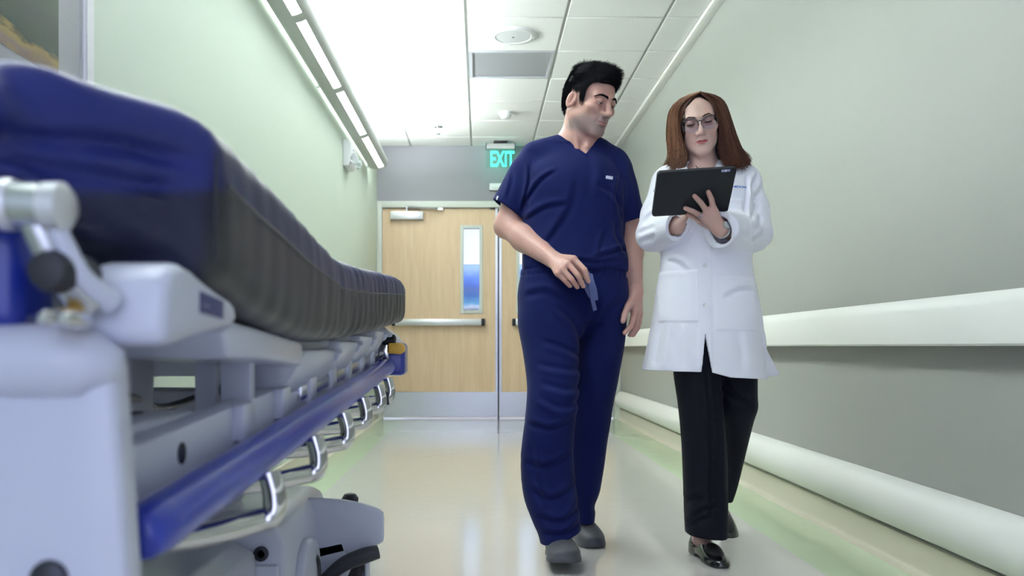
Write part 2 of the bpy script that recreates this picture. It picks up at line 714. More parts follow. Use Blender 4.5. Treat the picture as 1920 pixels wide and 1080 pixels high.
def door(name, x0, x1, wx0, wx1, hinge_left):
    y0, y1 = DW + 0.012, DW + 0.057
    z0, z1, wz0, wz1 = 0.012, 2.121, 1.06, 1.952
    bm = bmesh.new()
    vs = {}
    for yy in (y0, y1):
        for i, x in enumerate((x0, wx0, wx1, x1)):
            for j, z in enumerate((z0, wz0, wz1, z1)):
                vs[(yy, i, j)] = bm.verts.new((x, yy, z))
    for i in range(3):
        for j in range(3):
            if (i, j) == (1, 1):
                continue
            for yy in (y0, y1):
                bm.faces.new([vs[(yy, i, j)], vs[(yy, i + 1, j)], vs[(yy, i + 1, j + 1)], vs[(yy, i, j + 1)]])
    def side(a, b_):
        bm.faces.new([vs[(y0, *a)], vs[(y0, *b_)], vs[(y1, *b_)], vs[(y1, *a)]])
    for i in range(3):
        side((i, 0), (i + 1, 0)); side((i, 3), (i + 1, 3)); side((0, i), (0, i + 1)); side((3, i), (3, i + 1))
    side((1, 1), (2, 1)); side((1, 2), (2, 2)); side((1, 1), (1, 2)); side((2, 1), (2, 2))
    d = struct(bobj(name, bm, wood, smooth=False))
    # vision panel
    bm = bmesh.new()
    w = 0.034
    for lo, hi in (((wx0, wz0), (wx0 + w, wz1)), ((wx1 - w, wz0), (wx1, wz1)), ((wx0 + w, wz0), (wx1 - w, wz0 + w)), ((wx0 + w, wz1 - w), (wx1 - w, wz1))):
        add_box(bm, (lo[0], y0 - 0.012, lo[1]), (hi[0], y1 + 0.010, hi[1]), 0.003, 1)
    bobj('vision_frame', bm, M_frame, d)
    box('vision_glass', (wx0 + w - 0.004, y0 + 0.014, wz0 + w - 0.004), (wx1 - w + 0.004, y0 + 0.020, wz1 - w + 0.004), M_glass, d)
    # kick plate, panic bar, meeting-edge strip
    kp = box('kick_plate', (x0 + 0.004, y0 - 0.003, 0.016), (x1 - 0.004, y0, 0.269), M_steel, d, 0.0008, 1)
    bm = bmesh.new()
    for sx in np.linspace(x0 + 0.03, x1 - 0.03, 5):
        for sz in (0.03, 0.255):
            add_lathe(bm, [(0.004, y0 - 0.003), (0.003, y0 - 0.0045)], (sx, 0, sz), 'y', 8)
    bobj('plate_screw', bm, M_steel, kp)
    bx0, bx1 = (x0 + 0.10, x1 - 0.135) if hinge_left else (x0 + 0.135, x1 - 0.10)
    pb = box('panic_bar', (bx0, y0 - 0.062, 0.940), (bx1, y0 - 0.001, 1.004), M_alum, d, 0.006)
    box('push_pad', (bx0 + 0.05, y0 - 0.072, 0.955), (bx1 - 0.05, y0 - 0.058, 0.990), M_alum, pb, 0.004)
    for cx, cw in ((bx0, -0.005), (bx1, 0.005)):
        inx = 0.032 if cx == bx0 else -0.032
        a, b_ = sorted((cx - (0.004 if inx > 0 else -0.004), cx + inx))
        box('bar_end_cap', (a, y0 - 0.066, 0.936), (b_, y0, 1.008), M_black, pb, 0.004)
    ex = x1 if hinge_left else x0
    s = -1 if hinge_left else 1
    a, b_ = sorted((ex, ex + s * 0.026))
    box('edge_strip', (a, y0 - 0.004, 0.014), (b_, y0, 2.119), M_steel, d, 0.001, 1)
    return d


dr1 = door('door_1', -0.984, 0.180, -0.200, 0.028, True)
dr2 = door('door_2', 0.193, 1.360, 0.366, 0.594, False)
struct(box('trim_6', (0.178, DW + 0.04, 0.0), (0.195, DW + 0.06, 2.12), M_black))
# door closers
cl = empty('door_closer', (-0.74, DW, 2.04), 'silver overhead closer with folded arm on the left door leaf', 'door closer')
box('closer_body', (-0.900, DW - 0.050, 2.004), (-0.572, DW + 0.011, 2.084), M_alum, cl, 0.004)
bm = bmesh.new()
add_tube(bm, [(-0.735, DW - 0.03, 2.125), (-0.56, DW - 0.105, 2.104), (-0.40, DW - 0.032, 2.106)], [0.010, 0.012, 0.010], 8, 0, True, 0.5)
add_tube(bm, [(-0.735, DW - 0.03, 2.08), (-0.735, DW - 0.03, 2.133)], 0.013, 10)
add_tube(bm, [(-0.735, DW - 0.034, 2.134), (-0.38, DW - 0.034, 2.112)], 0.012, 8, 0, True, 0.5)
add_box(bm, (-0.43, DW - 0.045, 2.095), (-0.37, DW - 0.026, 2.120), 0.003, 1)
bobj('closer_arm', bm, M_steel, cl)
# small stop on the head of the frame
tag(box('door_stop', (0.10, DW - 0.012, 2.112), (0.155, DW + 0.012, 2.126), M_black, None, 0.002), 'small black stop under the door head near the meeting edge', 'door stop')
# holder above the doors
hd = empty('wall_plate', (0.24, DW, 2.33), 'small white box on the grey wall right above the door head', 'wall box')
box('plate_body', (0.094, DW - 0.045, 2.297), (0.40, DW, 2.366), M_white_pl, hd, 0.006)
box('slot', (0.118, DW - 0.0465, 2.312), (0.38, DW - 0.044, 2.324), M_frame, hd)

# the lobby seen through the vision panels
M_lobby = mat('lobby_paint', (0.66, 0.68, 0.72), 0.6)
bm = bmesh.new()
add_box(bm, (-2.2, 11.4, 0), (2.6, 11.5, 3.0))
struct(bobj('wall_lobby_back', bm, M_lobby))
struct(box('wall_lobby_left', (-2.3, DW + 0.15, 0), (-2.2, 11.4, 3.0), M_lobby))
struct(box('wall_lobby_right', (2.6, DW + 0.15, 0), (2.7, 11.4, 3.0), M_lobby))
struct(box('ceiling_lobby', (-2.3, DW + 0.15, 2.60), (2.7, 11.5, 2.66), M_lobby))
area('lobby_fill', (0.3, 10.2, 2.58), (0, 0, 0), 1.2, 1.2, 34)  # added light to brighten the space behind the doors, no fixture there
sea = bpy.data.materials.new('seascape_print')
sea.use_nodes = True
nt = sea.node_tree
b = nt.nodes['Principled BSDF']
b.inputs['Roughness'].default_value = 0.3
tc = nt.nodes.new('ShaderNodeTexCoord')
sep = nt.nodes.new('ShaderNodeSeparateXYZ')
nt.links.new(tc.outputs['Generated'], sep.inputs[0])
nz = nt.nodes.new('ShaderNodeTexNoise')
nz.inputs['Scale'].default_value = 9
nz.inputs['Detail'].default_value = 5
nt.links.new(tc.outputs['Generated'], nz.inputs[0])
ad = nt.nodes.new('ShaderNodeMath')
ad.operation = 'MULTIPLY_ADD'
ad.inputs[1].default_value = 0.16
nt.links.new(nz.outputs[0], ad.inputs[0])
nt.links.new(sep.outputs[2], ad.inputs[2])
rp = nt.nodes.new('ShaderNodeValToRGB')
cr = rp.color_ramp
cr.elements[0].position = 0.0
cr.elements[0].color = (0.05, 0.05, 0.07, 1)
cr.elements[1].position = 1.0
cr.elements[1].color = (0.30, 0.42, 0.75, 1)
for pos, c in ((0.18, (0.06, 0.06, 0.08)), (0.27, (0.45, 0.5, 0.6)), (0.33, (0.12, 0.30, 0.48)), (0.48, (0.05, 0.13, 0.34)), (0.60, (0.09, 0.14, 0.34)), (0.66, (0.07, 0.13, 0.42)), (0.85, (0.13, 0.24, 0.62))):
    e = cr.elements.new(pos)
    e.color = (*c, 1)
nt.links.new(ad.outputs[0], rp.inputs[0])
nt.links.new(rp.outputs[0], b.inputs['Base Color'])
sp = empty('wall_picture', (0.1, 11.4, 1.1), 'blue seascape picture on the lobby wall seen through the left door window', 'picture')
box('print', (-0.75, 11.372, 1.12), (0.75, 11.385, 1.80), sea, sp)
bm = bmesh.new()
for lo, hi in (((-0.78, 1.09), (0.78, 1.12)), ((-0.78, 1.80), (0.78, 1.83)), ((-0.78, 1.12), (-0.75, 1.80)), ((0.75, 1.12), (0.78, 1.80))):
    add_box(bm, (lo[0], 11.366, lo[1]), (hi[0], 11.40, hi[1]))
bobj('picture_frame', bm, M_white_pl, sp)

# ------------------------------------------------------------------ long wall light on the left
M_shell = mat('fixture_enamel', (0.50, 0.53, 0.50), 0.42)
M_lens = mat('glowing_lens', (0.9, 0.95, 1.0), 0.5, emit=(0.90, 0.96, 1.0), estr=LENS_EMIT)
M_tube = mat('glowing_tube', (0.9, 0.95, 1.0), 0.5, emit=(0.90, 0.96, 1.0), estr=4.0)
prof = [(-1.024, 2.385), (-1.012, 2.366), (-0.985, 2.356), (-0.955, 2.352), (-0.925, 2.354), (-0.900, 2.360), (-0.876, 2.371), (-0.858, 2.387), (-0.846, 2.412), (-0.842, 2.432)]
L = 1.22
fix_labels = ['wall light unit at the far end of the left wall, beside the emergency lamp',
              'wall light unit second from the far end of the left wall',
              'wall light unit third from the far end of the left wall, above the green wall',
              'wall light unit fourth from the far end, only its tip in view', 'wall light unit on the left wall, fifth from the door end',
              'wall light unit on the left wall, sixth from the door end', 'wall light unit on the left wall, seventh from the door end',
              'wall light unit on the left wall, eighth from the door end']
pr = np.array(prof)
for k in range(6):
    ye = 8.0 - L * k
    ys = ye - L
    if ys < Y0 - 0.2:
        break
    fx_ = empty('wall_light', (-0.93, (ys + ye) / 2, 2.38), fix_labels[k], 'wall light', 'linear wall lights on the left wall')
    # shell with an opening for the lens
    bm = bmesh.new()
    inner = [(x + 0.002 * (1 if x < -0.93 else -1), z + 0.006) for x, z in prof]
    yy = [ys + 0.0005, ys + 0.045, ye - 0.045, ye - 0.0005]
    G = [[bm.verts.new((p[0], y, p[1])) for p in prof] for y in yy]
    H = [[bm.verts.new((p[0], y, p[1])) for p in inner] for y in yy]
    n = len(prof)
    def hole(j, i):
        return j == 1 and 4 <= i <= 5
    for j in range(3):
        for i in range(n - 1):
            if hole(j, i):
                continue
            bm.faces.new((G[j][i], G[j][i + 1], G[j + 1][i + 1], G[j + 1][i]))
            bm.faces.new((H[j][i], H[j + 1][i], H[j + 1][i + 1], H[j][i + 1]))
    for j in range(3):
        for i in (0, n - 1):
            bm.faces.new((G[j][i], G[j + 1][i], H[j + 1][i], H[j][i]))
    for i in range(n - 1):
        for j in (0, 3):
            bm.faces.new((G[j][i], H[j][i], H[j][i + 1], G[j][i + 1]))
    for i in (4, 6):
        bm.faces.new((G[1][i], G[2][i], H[2][i], H[1][i]))
    for i in (4, 5):
        for j in (1, 2):
            bm.faces.new((G[j][i], H[j][i], H[j][i + 1], G[j][i + 1]))
    bobj('housing', bm, M_shell, fx_)
    le = [(prof[i][0], prof[i][1] + 0.003) for i in (4, 5, 6)]
    bm = bmesh.new()
    a = [bm.verts.new((p[0], ys + 0.046, p[1])) for p in le]
    c = [bm.verts.new((p[0], ye - 0.046, p[1])) for p in le]
    for i in range(2):
        bm.faces.new((a[i], a[i + 1], c[i + 1], c[i]))
    bobj('lens', bm, M_lens, fx_)
    tube('lamp_tube', [(-0.94, ys + 0.05, 2.405), (-0.94, ye - 0.05, 2.405)], 0.013, M_tube, fx_, 10)
    if k % 2 == 0:
        box('wall_bracket', (XL, ye - 0.03, 2.372), (-1.018, ye - 0.012, 2.44), M_shell, fx_, 0.002)
    area('uplight', (-0.93, (ys + ye) / 2, 2.425), (math.pi, 0.45, 0), 0.10, L - 0.12, UP_POWER)

# ------------------------------------------------------------------ ceiling fittings
sp_ = empty('ceiling_speaker', (0.215, 5.66, ZC), 'round white perforated ceiling speaker in a tile above the corridor', 'speaker')
lathe('speaker_rim', [(0.157, ZC + 0.001), (0.157, ZC - 0.006), (0.150, ZC - 0.011), (0.118, ZC - 0.012), (0.114, ZC - 0.008)], (0.215, 5.66, 0), M_white_pl, sp_, n=48)
M_perf = mat('perforated_grey', (0.60, 0.62, 0.64), 0.5, noise=(700, 0.05, (0.70, 0.72, 0.74)))
lathe('speaker_grille', [(0.116, ZC - 0.004), (0.114, ZC - 0.010), (0.03, ZC - 0.0125), (0.011, ZC - 0.0125)], (0.215, 5.66, 0), M_perf, sp_, n=40)
lathe('center_dot', [(0.008, ZC - 0.011), (0.007, ZC - 0.0145)], (0.215, 5.66, 0), M_black, sp_, n=12)
for a in range(4):
    an = a * math.pi / 2 + 0.1
    lathe('screw', [(0.005, ZC - 0.010), (0.004, ZC - 0.013)], (0.215 + 0.134 * math.cos(an), 5.66 + 0.134 * math.sin(an), 0), M_steel, sp_, n=8)
M_grille = mat('grille_grey', (0.50, 0.52, 0.57), 0.45, 0.2, noise=(500, 0.06, (0.56, 0.58, 0.63)))
gr = empty('air_grille', (0.22, 6.265, ZC), 'grey perforated return air grille filling one ceiling bay beyond the speaker', 'vent')
bm = bmesh.new()
x0, x1, y0, y1 = -0.074, 0.514, 5.971, 6.559
for lo, hi in (((x0, y0), (x0 + 0.02, y1)), ((x1 - 0.02, y0), (x1, y1)), ((x0 + 0.02, y0), (x1 - 0.02, y0 + 0.02)), ((x0 + 0.02, y1 - 0.02), (x1 - 0.02, y1))):
    add_box(bm, (lo[0], lo[1], ZC - 0.003), (hi[0], hi[1], ZC + 0.02))
bobj('grille_frame', bm, M_grille, gr)
box('backing', (x0 + 0.02, y0 + 0.02, ZC + 0.012), (x1 - 0.02, y1 - 0.02, ZC + 0.018), M_grille, gr)
bm = bmesh.new()
for x in np.linspace(x0 + 0.026, x1 - 0.026, 56):
    add_box(bm, (x - 0.0030, y0 + 0.02, ZC + 0.003), (x + 0.0030, y1 - 0.02, ZC + 0.007))
o = bobj('grille_slats', bm, M_grille, gr, smooth=False)
o['kind'] = 'stuff'
sd = empty('smoke_detector', (0.22, 7.52, ZC), 'white smoke detector on the ceiling beyond the grey grille', 'smoke detector')
lathe('detector_base', [(0.060, ZC), (0.060, ZC - 0.016), (0.054, ZC - 0.020)], (0.22, 7.52, 0), M_white_pl, sd, n=28)
lathe('detector_head', [(0.050, ZC - 0.020), (0.046, ZC - 0.040), (0.030, ZC - 0.052), (0.010, ZC - 0.055)], (0.22, 7.52, 0), M_white_pl, sd, n=28)
bm = bmesh.new()
for a in np.linspace(0, 2 * math.pi, 14, endpoint=False):
    add_box(bm, (0.044, -0.005, ZC - 0.037), (0.0495, 0.005, ZC - 0.030), M=Matrix.Translation((0.22, 7.52, 0)) @ Matrix.Rotation(a, 4, 'Z'))
bobj('sensor_slots', bm, M_grid, sd)
sk = empty('sprinkler', (-0.385, 8.0, ZC), 'small chrome sprinkler head hanging from the ceiling near the doors', 'sprinkler')
lathe('escutcheon', [(0.042, ZC), (0.040, ZC - 0.006), (0.018, ZC - 0.012), (0.012, ZC - 0.014)], (-0.385, 8.0, 0), M_steel, sk, n=20)
bm = bmesh.new()
add_tube(bm, [(-0.385, 8.0, ZC - 0.010), (-0.385, 8.0, ZC - 0.036)], 0.009, 8)
for s in (-1, 1):
    add_tube(bm, [(-0.385 + s * 0.008, 8.0, ZC - 0.030), (-0.385 + s * 0.017, 8.0, ZC - 0.045), (-0.385 + s * 0.004, 8.0, ZC - 0.066)], 0.004, 6)
bobj('sprinkler_body', bm, M_steel, sk)
lathe('deflector', [(0.004, ZC - 0.062), (0.022, ZC - 0.066), (0.022, ZC - 0.069)], (-0.385, 8.0, 0), M_steel, sk, n=16)

# exit sign
ex = empty('exit_sign', (0.20, 8.58, ZC), 'glowing green EXIT sign hanging in front of the grey wall over the doors', 'sign')
M_exit = mat('exit_green_glow', (0.05, 0.8, 0.55), 0.4, emit=(0.06, 1.0, 0.66), estr=1.25)
M_acr = mat('green_edge_acrylic', (0.72, 0.96, 0.88), 0.05, trans=1.0, ior=1.1)
box('mount_plate', (0.135, 8.545, ZC - 0.018), (0.268, 8.615, ZC), M_black, ex, 0.002)
out = [(8.55, 2.668), (8.61, 2.668), (8.622, 2.69), (8.612, 2.716), (8.58, 2.728), (8.548, 2.716), (8.538, 2.69)]
prism('sign_housing', out, 0.064, 0.340, M_alum, ex, 'x')
prism('end_cap', [(p[0] + (0.004 if p[0] > 8.58 else -0.004), p[1]) for p in out], 0.057, 0.064, M_black, ex, 'x')
prism('end_cap', [(p[0] + (0.004 if p[0] > 8.58 else -0.004), p[1]) for p in out], 0.340, 0.347, M_black, ex, 'x')
box('sign_panel', (0.061, 8.577, 2.489), (0.344, 8.583, 2.669), M_acr, ex, 0.001, 1)
text_obj('exit_lettering', 'EXIT', (0.098, 8.5755, 2.500), (math.pi / 2, 0, 0), 0.2150, M_exit, ex, 0.001, 0.54, 0.0042)
area('sign_glow', (0.20, 8.60, 2.60), (math.pi / 2, 0, 0), 0.26, 0.14, 0.22, (0.1, 1.0, 0.7))

# emergency lamp on the left wall
em = empty('emergency_lamp', (XL, 6.73, 2.10), 'white emergency lamp with clear spot heads on the left green wall', 'emergency lamp')
prism('lamp_housing', [(XL, 2.10), (XL + 0.045, 2.10), (XL + 0.062, 2.14), (XL + 0.062, 2.255), (XL + 0.05, 2.285), (XL, 2.30)], 6.60, 6.86, M_white_pl, em, 'y', 0.008, 2)
M_clear = mat('clear_lens', (0.86, 0.9, 0.92), 0.06, trans=0.7, ior=1.3)
for y in (6.62, 6.84):
    lh = lathe('spot_head', [(0.020, 0.0), (0.036, 0.012), (0.040, 0.030), (0.034, 0.046), (0.012, 0.054)], (XL + 0.058, y - 0.0, 2.155), M_clear, em, 'x', 20)
lathe('indicator', [(0.006, 0.0), (0.005, 0.004)], (XL + 0.061, 6.73, 2.24), M_black, em, 'x', 10)

# framed landscape on the left wall
pt = bpy.data.materials.new('meadow_print')
pt.use_nodes = True
nt = pt.node_tree
b = nt.nodes['Principled BSDF']
b.inputs['Roughness'].default_value = 0.25
tc = nt.nodes.new('ShaderNodeTexCoord')
sep = nt.nodes.new('ShaderNodeSeparateXYZ')
nt.links.new(tc.outputs['Object'], sep.inputs[0])
nz = nt.nodes.new('ShaderNodeTexNoise')
nz.inputs['Scale'].default_value = 14
nz.inputs['Detail'].default_value = 6
mp = nt.nodes.new('ShaderNodeMapping')
mp.inputs['Rotation'].default_value = (0.45, 0, 0)
mp.inputs['Scale'].default_value = (1, 0.8, 2.6)
nt.links.new(tc.outputs['Object'], mp.inputs[0])
nt.links.new(mp.outputs[0], nz.inputs[0])
sl = nt.nodes.new('ShaderNodeMath'); sl.operation = 'MULTIPLY_ADD'; sl.inputs[1].default_value = 0.02
nt.links.new(sep.outputs[1], sl.inputs[0]); nt.links.new(sep.outputs[2], sl.inputs[2])
ad = nt.nodes.new('ShaderNodeMath'); ad.operation = 'MULTIPLY_ADD'; ad.inputs[1].default_value = 0.07
nt.links.new(nz.outputs[0], ad.inputs[0]); nt.links.new(sl.outputs[0], ad.inputs[2])
mr = nt.nodes.new('ShaderNodeMapRange')
mr.inputs[1].default_value = 1.36; mr.inputs[2].default_value = 2.0
nt.links.new(ad.outputs[0], mr.inputs[0])
rp = nt.nodes.new('ShaderNodeValToRGB')
cr = rp.color_ramp
cr.elements[0].position = 0.0; cr.elements[0].color = (0.50, 0.30, 0.10, 1)
cr.elements[1].position = 1.0; cr.elements[1].color = (0.30, 0.45, 0.70, 1)
for pos, c in ((0.05, (0.46, 0.32, 0.22)), (0.10, (0.62, 0.40, 0.10)), (0.15, (0.42, 0.30, 0.26)), (0.20, (0.60, 0.42, 0.14)), (0.225, (0.030, 0.075, 0.050)), (0.33, (0.05, 0.085, 0.08)), (0.47, (0.08, 0.17, 0.07)), (0.55, (0.05, 0.09, 0.08)), (0.75, (0.20, 0.30, 0.40))):
    e = cr.elements.new(pos); e.color = (*c, 1)
nt.links.new(mr.outputs[0], rp.inputs[0])
nt.links.new(rp.outputs[0], b.inputs['Base Color'])
lp = empty('landscape_picture', (XL, 1.6, 1.25), 'large white framed landscape print of a golden slope and dark trees on the left wall', 'picture')
ya, yb, za, zb = 0.95, 2.277, 1.215, 2.25
bm = bmesh.new()
fw = 0.045
for lo, hi in (((ya, za), (yb, za + fw)), ((ya, zb - fw), (yb, zb)), ((ya, za + fw), (ya + fw, zb - fw)), ((yb - fw, za + fw), (yb, zb - fw))):
    add_box(bm, (XL, lo[0], lo[1]), (XL + 0.032, hi[0], hi[1]), 0.003, 1)
bobj('picture_frame', bm, M_white_pl, lp)
box('mat_board', (XL + 0.004, ya + fw, za + fw), (XL + 0.012, yb - fw, zb - fw), mat('mat_board', (0.75, 0.77, 0.82), 0.6), lp)
box('print', (XL + 0.012, ya + 0.15, 1.375), (XL + 0.0135, 2.118, zb - 0.15), pt, lp)
box('glazing', (XL + 0.020, ya + fw - 0.003, za + fw - 0.003), (XL + 0.022, yb - fw + 0.003, zb - fw + 0.003), mat('picture_glass', (1, 1, 1), 0.02, trans=1.0, ior=1.2), lp)
# ================================================================== hospital stretcher along the left wall
M_matt2 = mat('charcoal_nylon', (0.026, 0.027, 0.036), 0.40, 0.0, 0.45, bump=(500, 0.10, 0.002))
M_matt = attr_mat('navy_nylon', 0.42, 0, 0.06, 40, 0.42, bump=(500, 0.10, 0.002))
M_bedw = mat('lavender_white_plastic', (0.62, 0.65, 0.76), 0.34, coat=0.15)
M_bedg = mat('pale_grey_plastic', (0.50, 0.53, 0.60), 0.42)
M_blue = mat('royal_blue_plastic', (0.012, 0.03, 0.28), 0.28, coat=0.3)
M_bar = mat('blue_bar_plastic', (0.024, 0.050, 0.40), 0.30, coat=0.25)
M_chrome = mat('chrome', (0.62, 0.62, 0.62), 0.06, 1.0)
M_rub = mat('dark_rubber', (0.03, 0.032, 0.04), 0.5)
M_dark = mat('dark_metal', (0.05, 0.055, 0.065), 0.4, 0.4)
M_yel = mat('yellow_lever', (0.72, 0.42, 0.06), 0.4)
M_label = mat('navy_label', (0.02, 0.03, 0.16), 0.4)

bed = empty('hospital_stretcher', (-0.6, 1.6, 0), 'hospital stretcher with thick navy mattress, white frame and blue side bar', 'stretcher')

# mattress ----------------------------------------------------------
ZT = np.array([(0.40, 0.935), (0.61, 0.933), (0.74, 0.931), (0.80, 0.924), (1.0, 0.914), (1.2, 0.897), (1.45, 0.874), (1.8, 0.888), (2.2, 0.912), (2.5, 0.927), (2.7, 0.925)])
ZB = np.array([(0.40, 0.845), (0.61, 0.824), (0.76, 0.782), (0.915, 0.757), (1.18, 0.732), (1.48, 0.737), (2.0, 0.762), (2.66, 0.800), (2.75, 0.805)])
MX = -0.236


def f_matt(X, Y, Z):
    zt = np.interp(Y, ZT[:, 0], ZT[:, 1])
    zb = np.interp(Y, ZB[:, 0], ZB[:, 1])
    zm = (zt + zb) / 2
    xr = MX - np.maximum(0.762 - Y, 0) * 0.68
    bulge = 0.010 * (1 - ((Z - zm) / 0.09) ** 2)
    d = smax(X - xr - bulge, -0.985 + np.maximum(0.762 - Y, 0) * 0.68 - X, 0.01)
    d = smax(d, (0.762 - Y) * 0.56 + (X - MX) * 0.82, 0.012)
    d = smax(d, smax(Z - zt, zb - Z, 0.02), 0.030)
    return smax(d, smax(Y - 2.69, 0.43 - Y, 0.01), 0.034)


mf = Field(np.arange(-1.02, -0.195, 0.007), np.arange(0.40, 2.73, 0.0085), np.arange(0.70, 1.0, 0.0065))
mf.add(f_matt)


def matt_wrinkle(X, Y, Z):
    zb = np.interp(Y, ZB[:, 0], ZB[:, 1])
    h = (Z - zb)
    side = np.clip((X + 0.30) / 0.05, 0, 1)
    w1 = np.sin(Y * 62 + 6 * np.sin(Y * 3.1) + h * 18) * 0.0016 * np.clip((Y - 1.1) * 2, 0, 1)
    w2 = np.sin(Y * 141 + 4 * np.sin(Y * 7) - h * 25) * 0.0007 * np.clip((Y - 1.0) * 2, 0, 1)
    cham = np.clip((0.80 - Y) / 0.05, 0, 1)
    u = h * 42 + (0.762 - Y) * (-26) + 1.4 * np.sin(Y * 31)
    w3 = cham * 0.0055 * np.sin(u * 1.35) * np.clip(h / 0.02, 0, 1)
    tq = np.clip((0.762 - Y) / 0.15, 0, 1.4)
    for za, zb2, wd, dp in ((0.889, 0.878, 0.0070, 0.017), (0.860, 0.862, 0.0065, 0.015), (0.800, 0.846, 0.008, 0.014), (0.792, 0.822, 0.007, 0.012), (0.815, 0.868, 0.010, 0.010)):
        w3 = w3 + cham * dp * np.exp(-((Z - za - (zb2 - za) * tq - 0.002 * np.sin(tq * 7 + za * 90)) / wd) ** 2) * np.clip(tq * 6, 0.25, 1)
    return (w1 + w2) * side + w3 + 0.0012 * wob(X, Y, Z, 28, 3)


mf.disp(matt_wrinkle)
V, Q = mf.mesh()
ma = mesh_obj('mattress', V, Q, M_matt, bed)
# navy upper, charcoal sides below the piping line
fr_ = np.where(V[:, 1] > 0.79, 0.62, np.clip(0.62 - (0.79 - V[:, 1]) * 2.6, 0.25, 1))
zb_ = np.interp(V[:, 1], ZB[:, 0], ZB[:, 1])
zs_ = zb_ + (np.interp(V[:, 1], ZT[:, 0], ZT[:, 1]) - zb_) * fr_
mk = np.clip((V[:, 2] - zs_) / 0.006 + 0.5, 0, 1)[:, None]
ch_ = np.clip((0.775 - V[:, 1]) / 0.02, 0, 1)[:, None]  # head-end chamfer made bluer and brighter: the light on it put into colour
low_ = np.array((0.026, 0.027, 0.034)) * (1 - ch_) + np.array((0.024, 0.028, 0.065)) * ch_
up_ = np.array((0.017, 0.022, 0.085)) * (1 - ch_) + np.array((0.020, 0.030, 0.175)) * ch_
set_col(ma, low_ * (1 - mk) + up_ * mk)
pt_ = [(MX + 0.004, 0.766, z) for z in np.linspace(0.800, 0.900, 8)]
tube('corner_seam', pt_, 0.0014, M_matt2, ma, 8)
sd_ = [(MX + 0.0095, y, (np.interp(y, ZT[:, 0], ZT[:, 1]) * 0.62 + np.interp(y, ZB[:, 0], ZB[:, 1]) * 0.38)) for y in np.arange(0.78, 2.62, 0.06)]
tube('side_piping', sd_, 0.0022, M_matt2, ma, 6)

# deck under the mattress --------------------------------------------
def slope(y, z0):                       # the litter rises towards its foot end
    return z0 + 0.0445 * (y - 0.7)


def sloped_prism(bm, x0, x1, y0, y1, z0, z1, bevel=0.006):
    """a bar from y0 to y1 following the litter's slope; z0, z1 are its heights at y = 0.7"""
    pts = [(y0, slope(y0, z0)), (y1, slope(y1, z0)), (y1, slope(y1, z1)), (y0, slope(y0, z1))]
    add_prism(bm, pts, x0, x1, 'x', bevel)


def sloped(name, *a, m=None, parent=None, bevel=0.006):
    bm = bmesh.new()
    sloped_prism(bm, *a, bevel=bevel)
    return bobj(name, bm, m or M_bedw, parent or bed)


bm = bmesh.new()
pts = [(y, np.interp(y, ZB[:, 0], ZB[:, 1]) - 0.001) for y in np.arange(0.78, 2.62, 0.1)]
pts += [(y, z - 0.016) for y, z in reversed(pts)]
add_prism(bm, pts, -0.95, -0.285, 'x')
bobj('litter_deck', bm, M_bedg, bed)
fr = sloped('side_beam', -0.335, -0.298, 0.66, 2.52, 0.560, 0.638)
sloped('side_beam', -0.955, -0.918, 0.66, 2.52, 0.560, 0.638)
sloped('cross_beam', -0.93, -0.31, 0.68, 0.74, 0.565, 0.625)
sloped('cross_beam', -0.93, -0.31, 1.55, 1.62, 0.560, 0.610, m=M_bedg)
sloped('cross_beam', -0.93, -0.31, 2.44, 2.50, 0.565, 0.625)
for y in (0.87, 1.12):
    z = slope(y, 0.600)
    lathe('beam_hole', [(0.011, -0.2985), (0.011, -0.2965), (0.004, -0.2963)], (0, y, z + 0.012), M_black, fr, 'x', 16)
sloped('rail_strip', -0.302, -0.290, 1.42, 2.50, 0.606, 0.630, m=M_steel, bevel=0.002)
for y in np.arange(1.05, 2.5, 0.21):
    sloped('rail_clip', -0.300, -0.284, y, y + 0.05, 0.596, 0.640, m=M_bedw, bevel=0.003)

# white arm with the blue label at the head side, and the second cover
arm = prism('backrest_arm', [(0.615, 0.730), (0.618, 0.765), (0.628, 0.782), (0.650, 0.790), (0.680, 0.786), (0.730, 0.776), (0.790, 0.768), (0.800, 0.760), (0.800, 0.744), (0.70, 0.735), (0.63, 0.725)],
            -0.285, -0.222, M_bedw, bed, 'x', 0.011, 4)
prism('arm_label', [(0.690, 0.753), (0.752, 0.750), (0.752, 0.765), (0.690, 0.770)], -0.2225, -0.2212, M_label, arm, 'x')
text_obj('label_text', '- - -', (-0.2210, 0.697, 0.757), (math.pi / 2, 0, math.pi / 2), 0.010, M_bedg, arm, 0.0002)
prism('deck_cover', [(0.86, 0.742), (0.90, 0.752), (0.98, 0.748), (1.235, 0.733), (1.245, 0.724), (1.245, 0.699), (1.00, 0.712), (0.88, 0.714)],
      -0.400, -0.252, M_bedw, bed, 'x', 0.006, 3)
box('cover_bracket', (-0.34, 1.14, slope(1.14, 0.63)), (-0.30, 1.165, 0.725), M_bedw, bed, 0.003)
box('cover_bracket', (-0.47, 0.96, slope(0.96, 0.60)), (-0.44, 1.02, 0.73), M_bedw, bed, 0.003)
box('cover_bracket', (-0.52, 1.18, 0.55), (-0.47, 1.26, 0.725), M_bedg, bed, 0.004)
box('cover_bracket', (-0.40, 1.22, 0.60), (-0.37, 1.27, 0.72), M_bedw, bed, 0.004)
lathe('pivot_bolt', [(0.010, -0.3695), (0.010, -0.365), (0.006, -0.363)], (0, 1.245, 0.665), M_black, bed, 'x', 14)
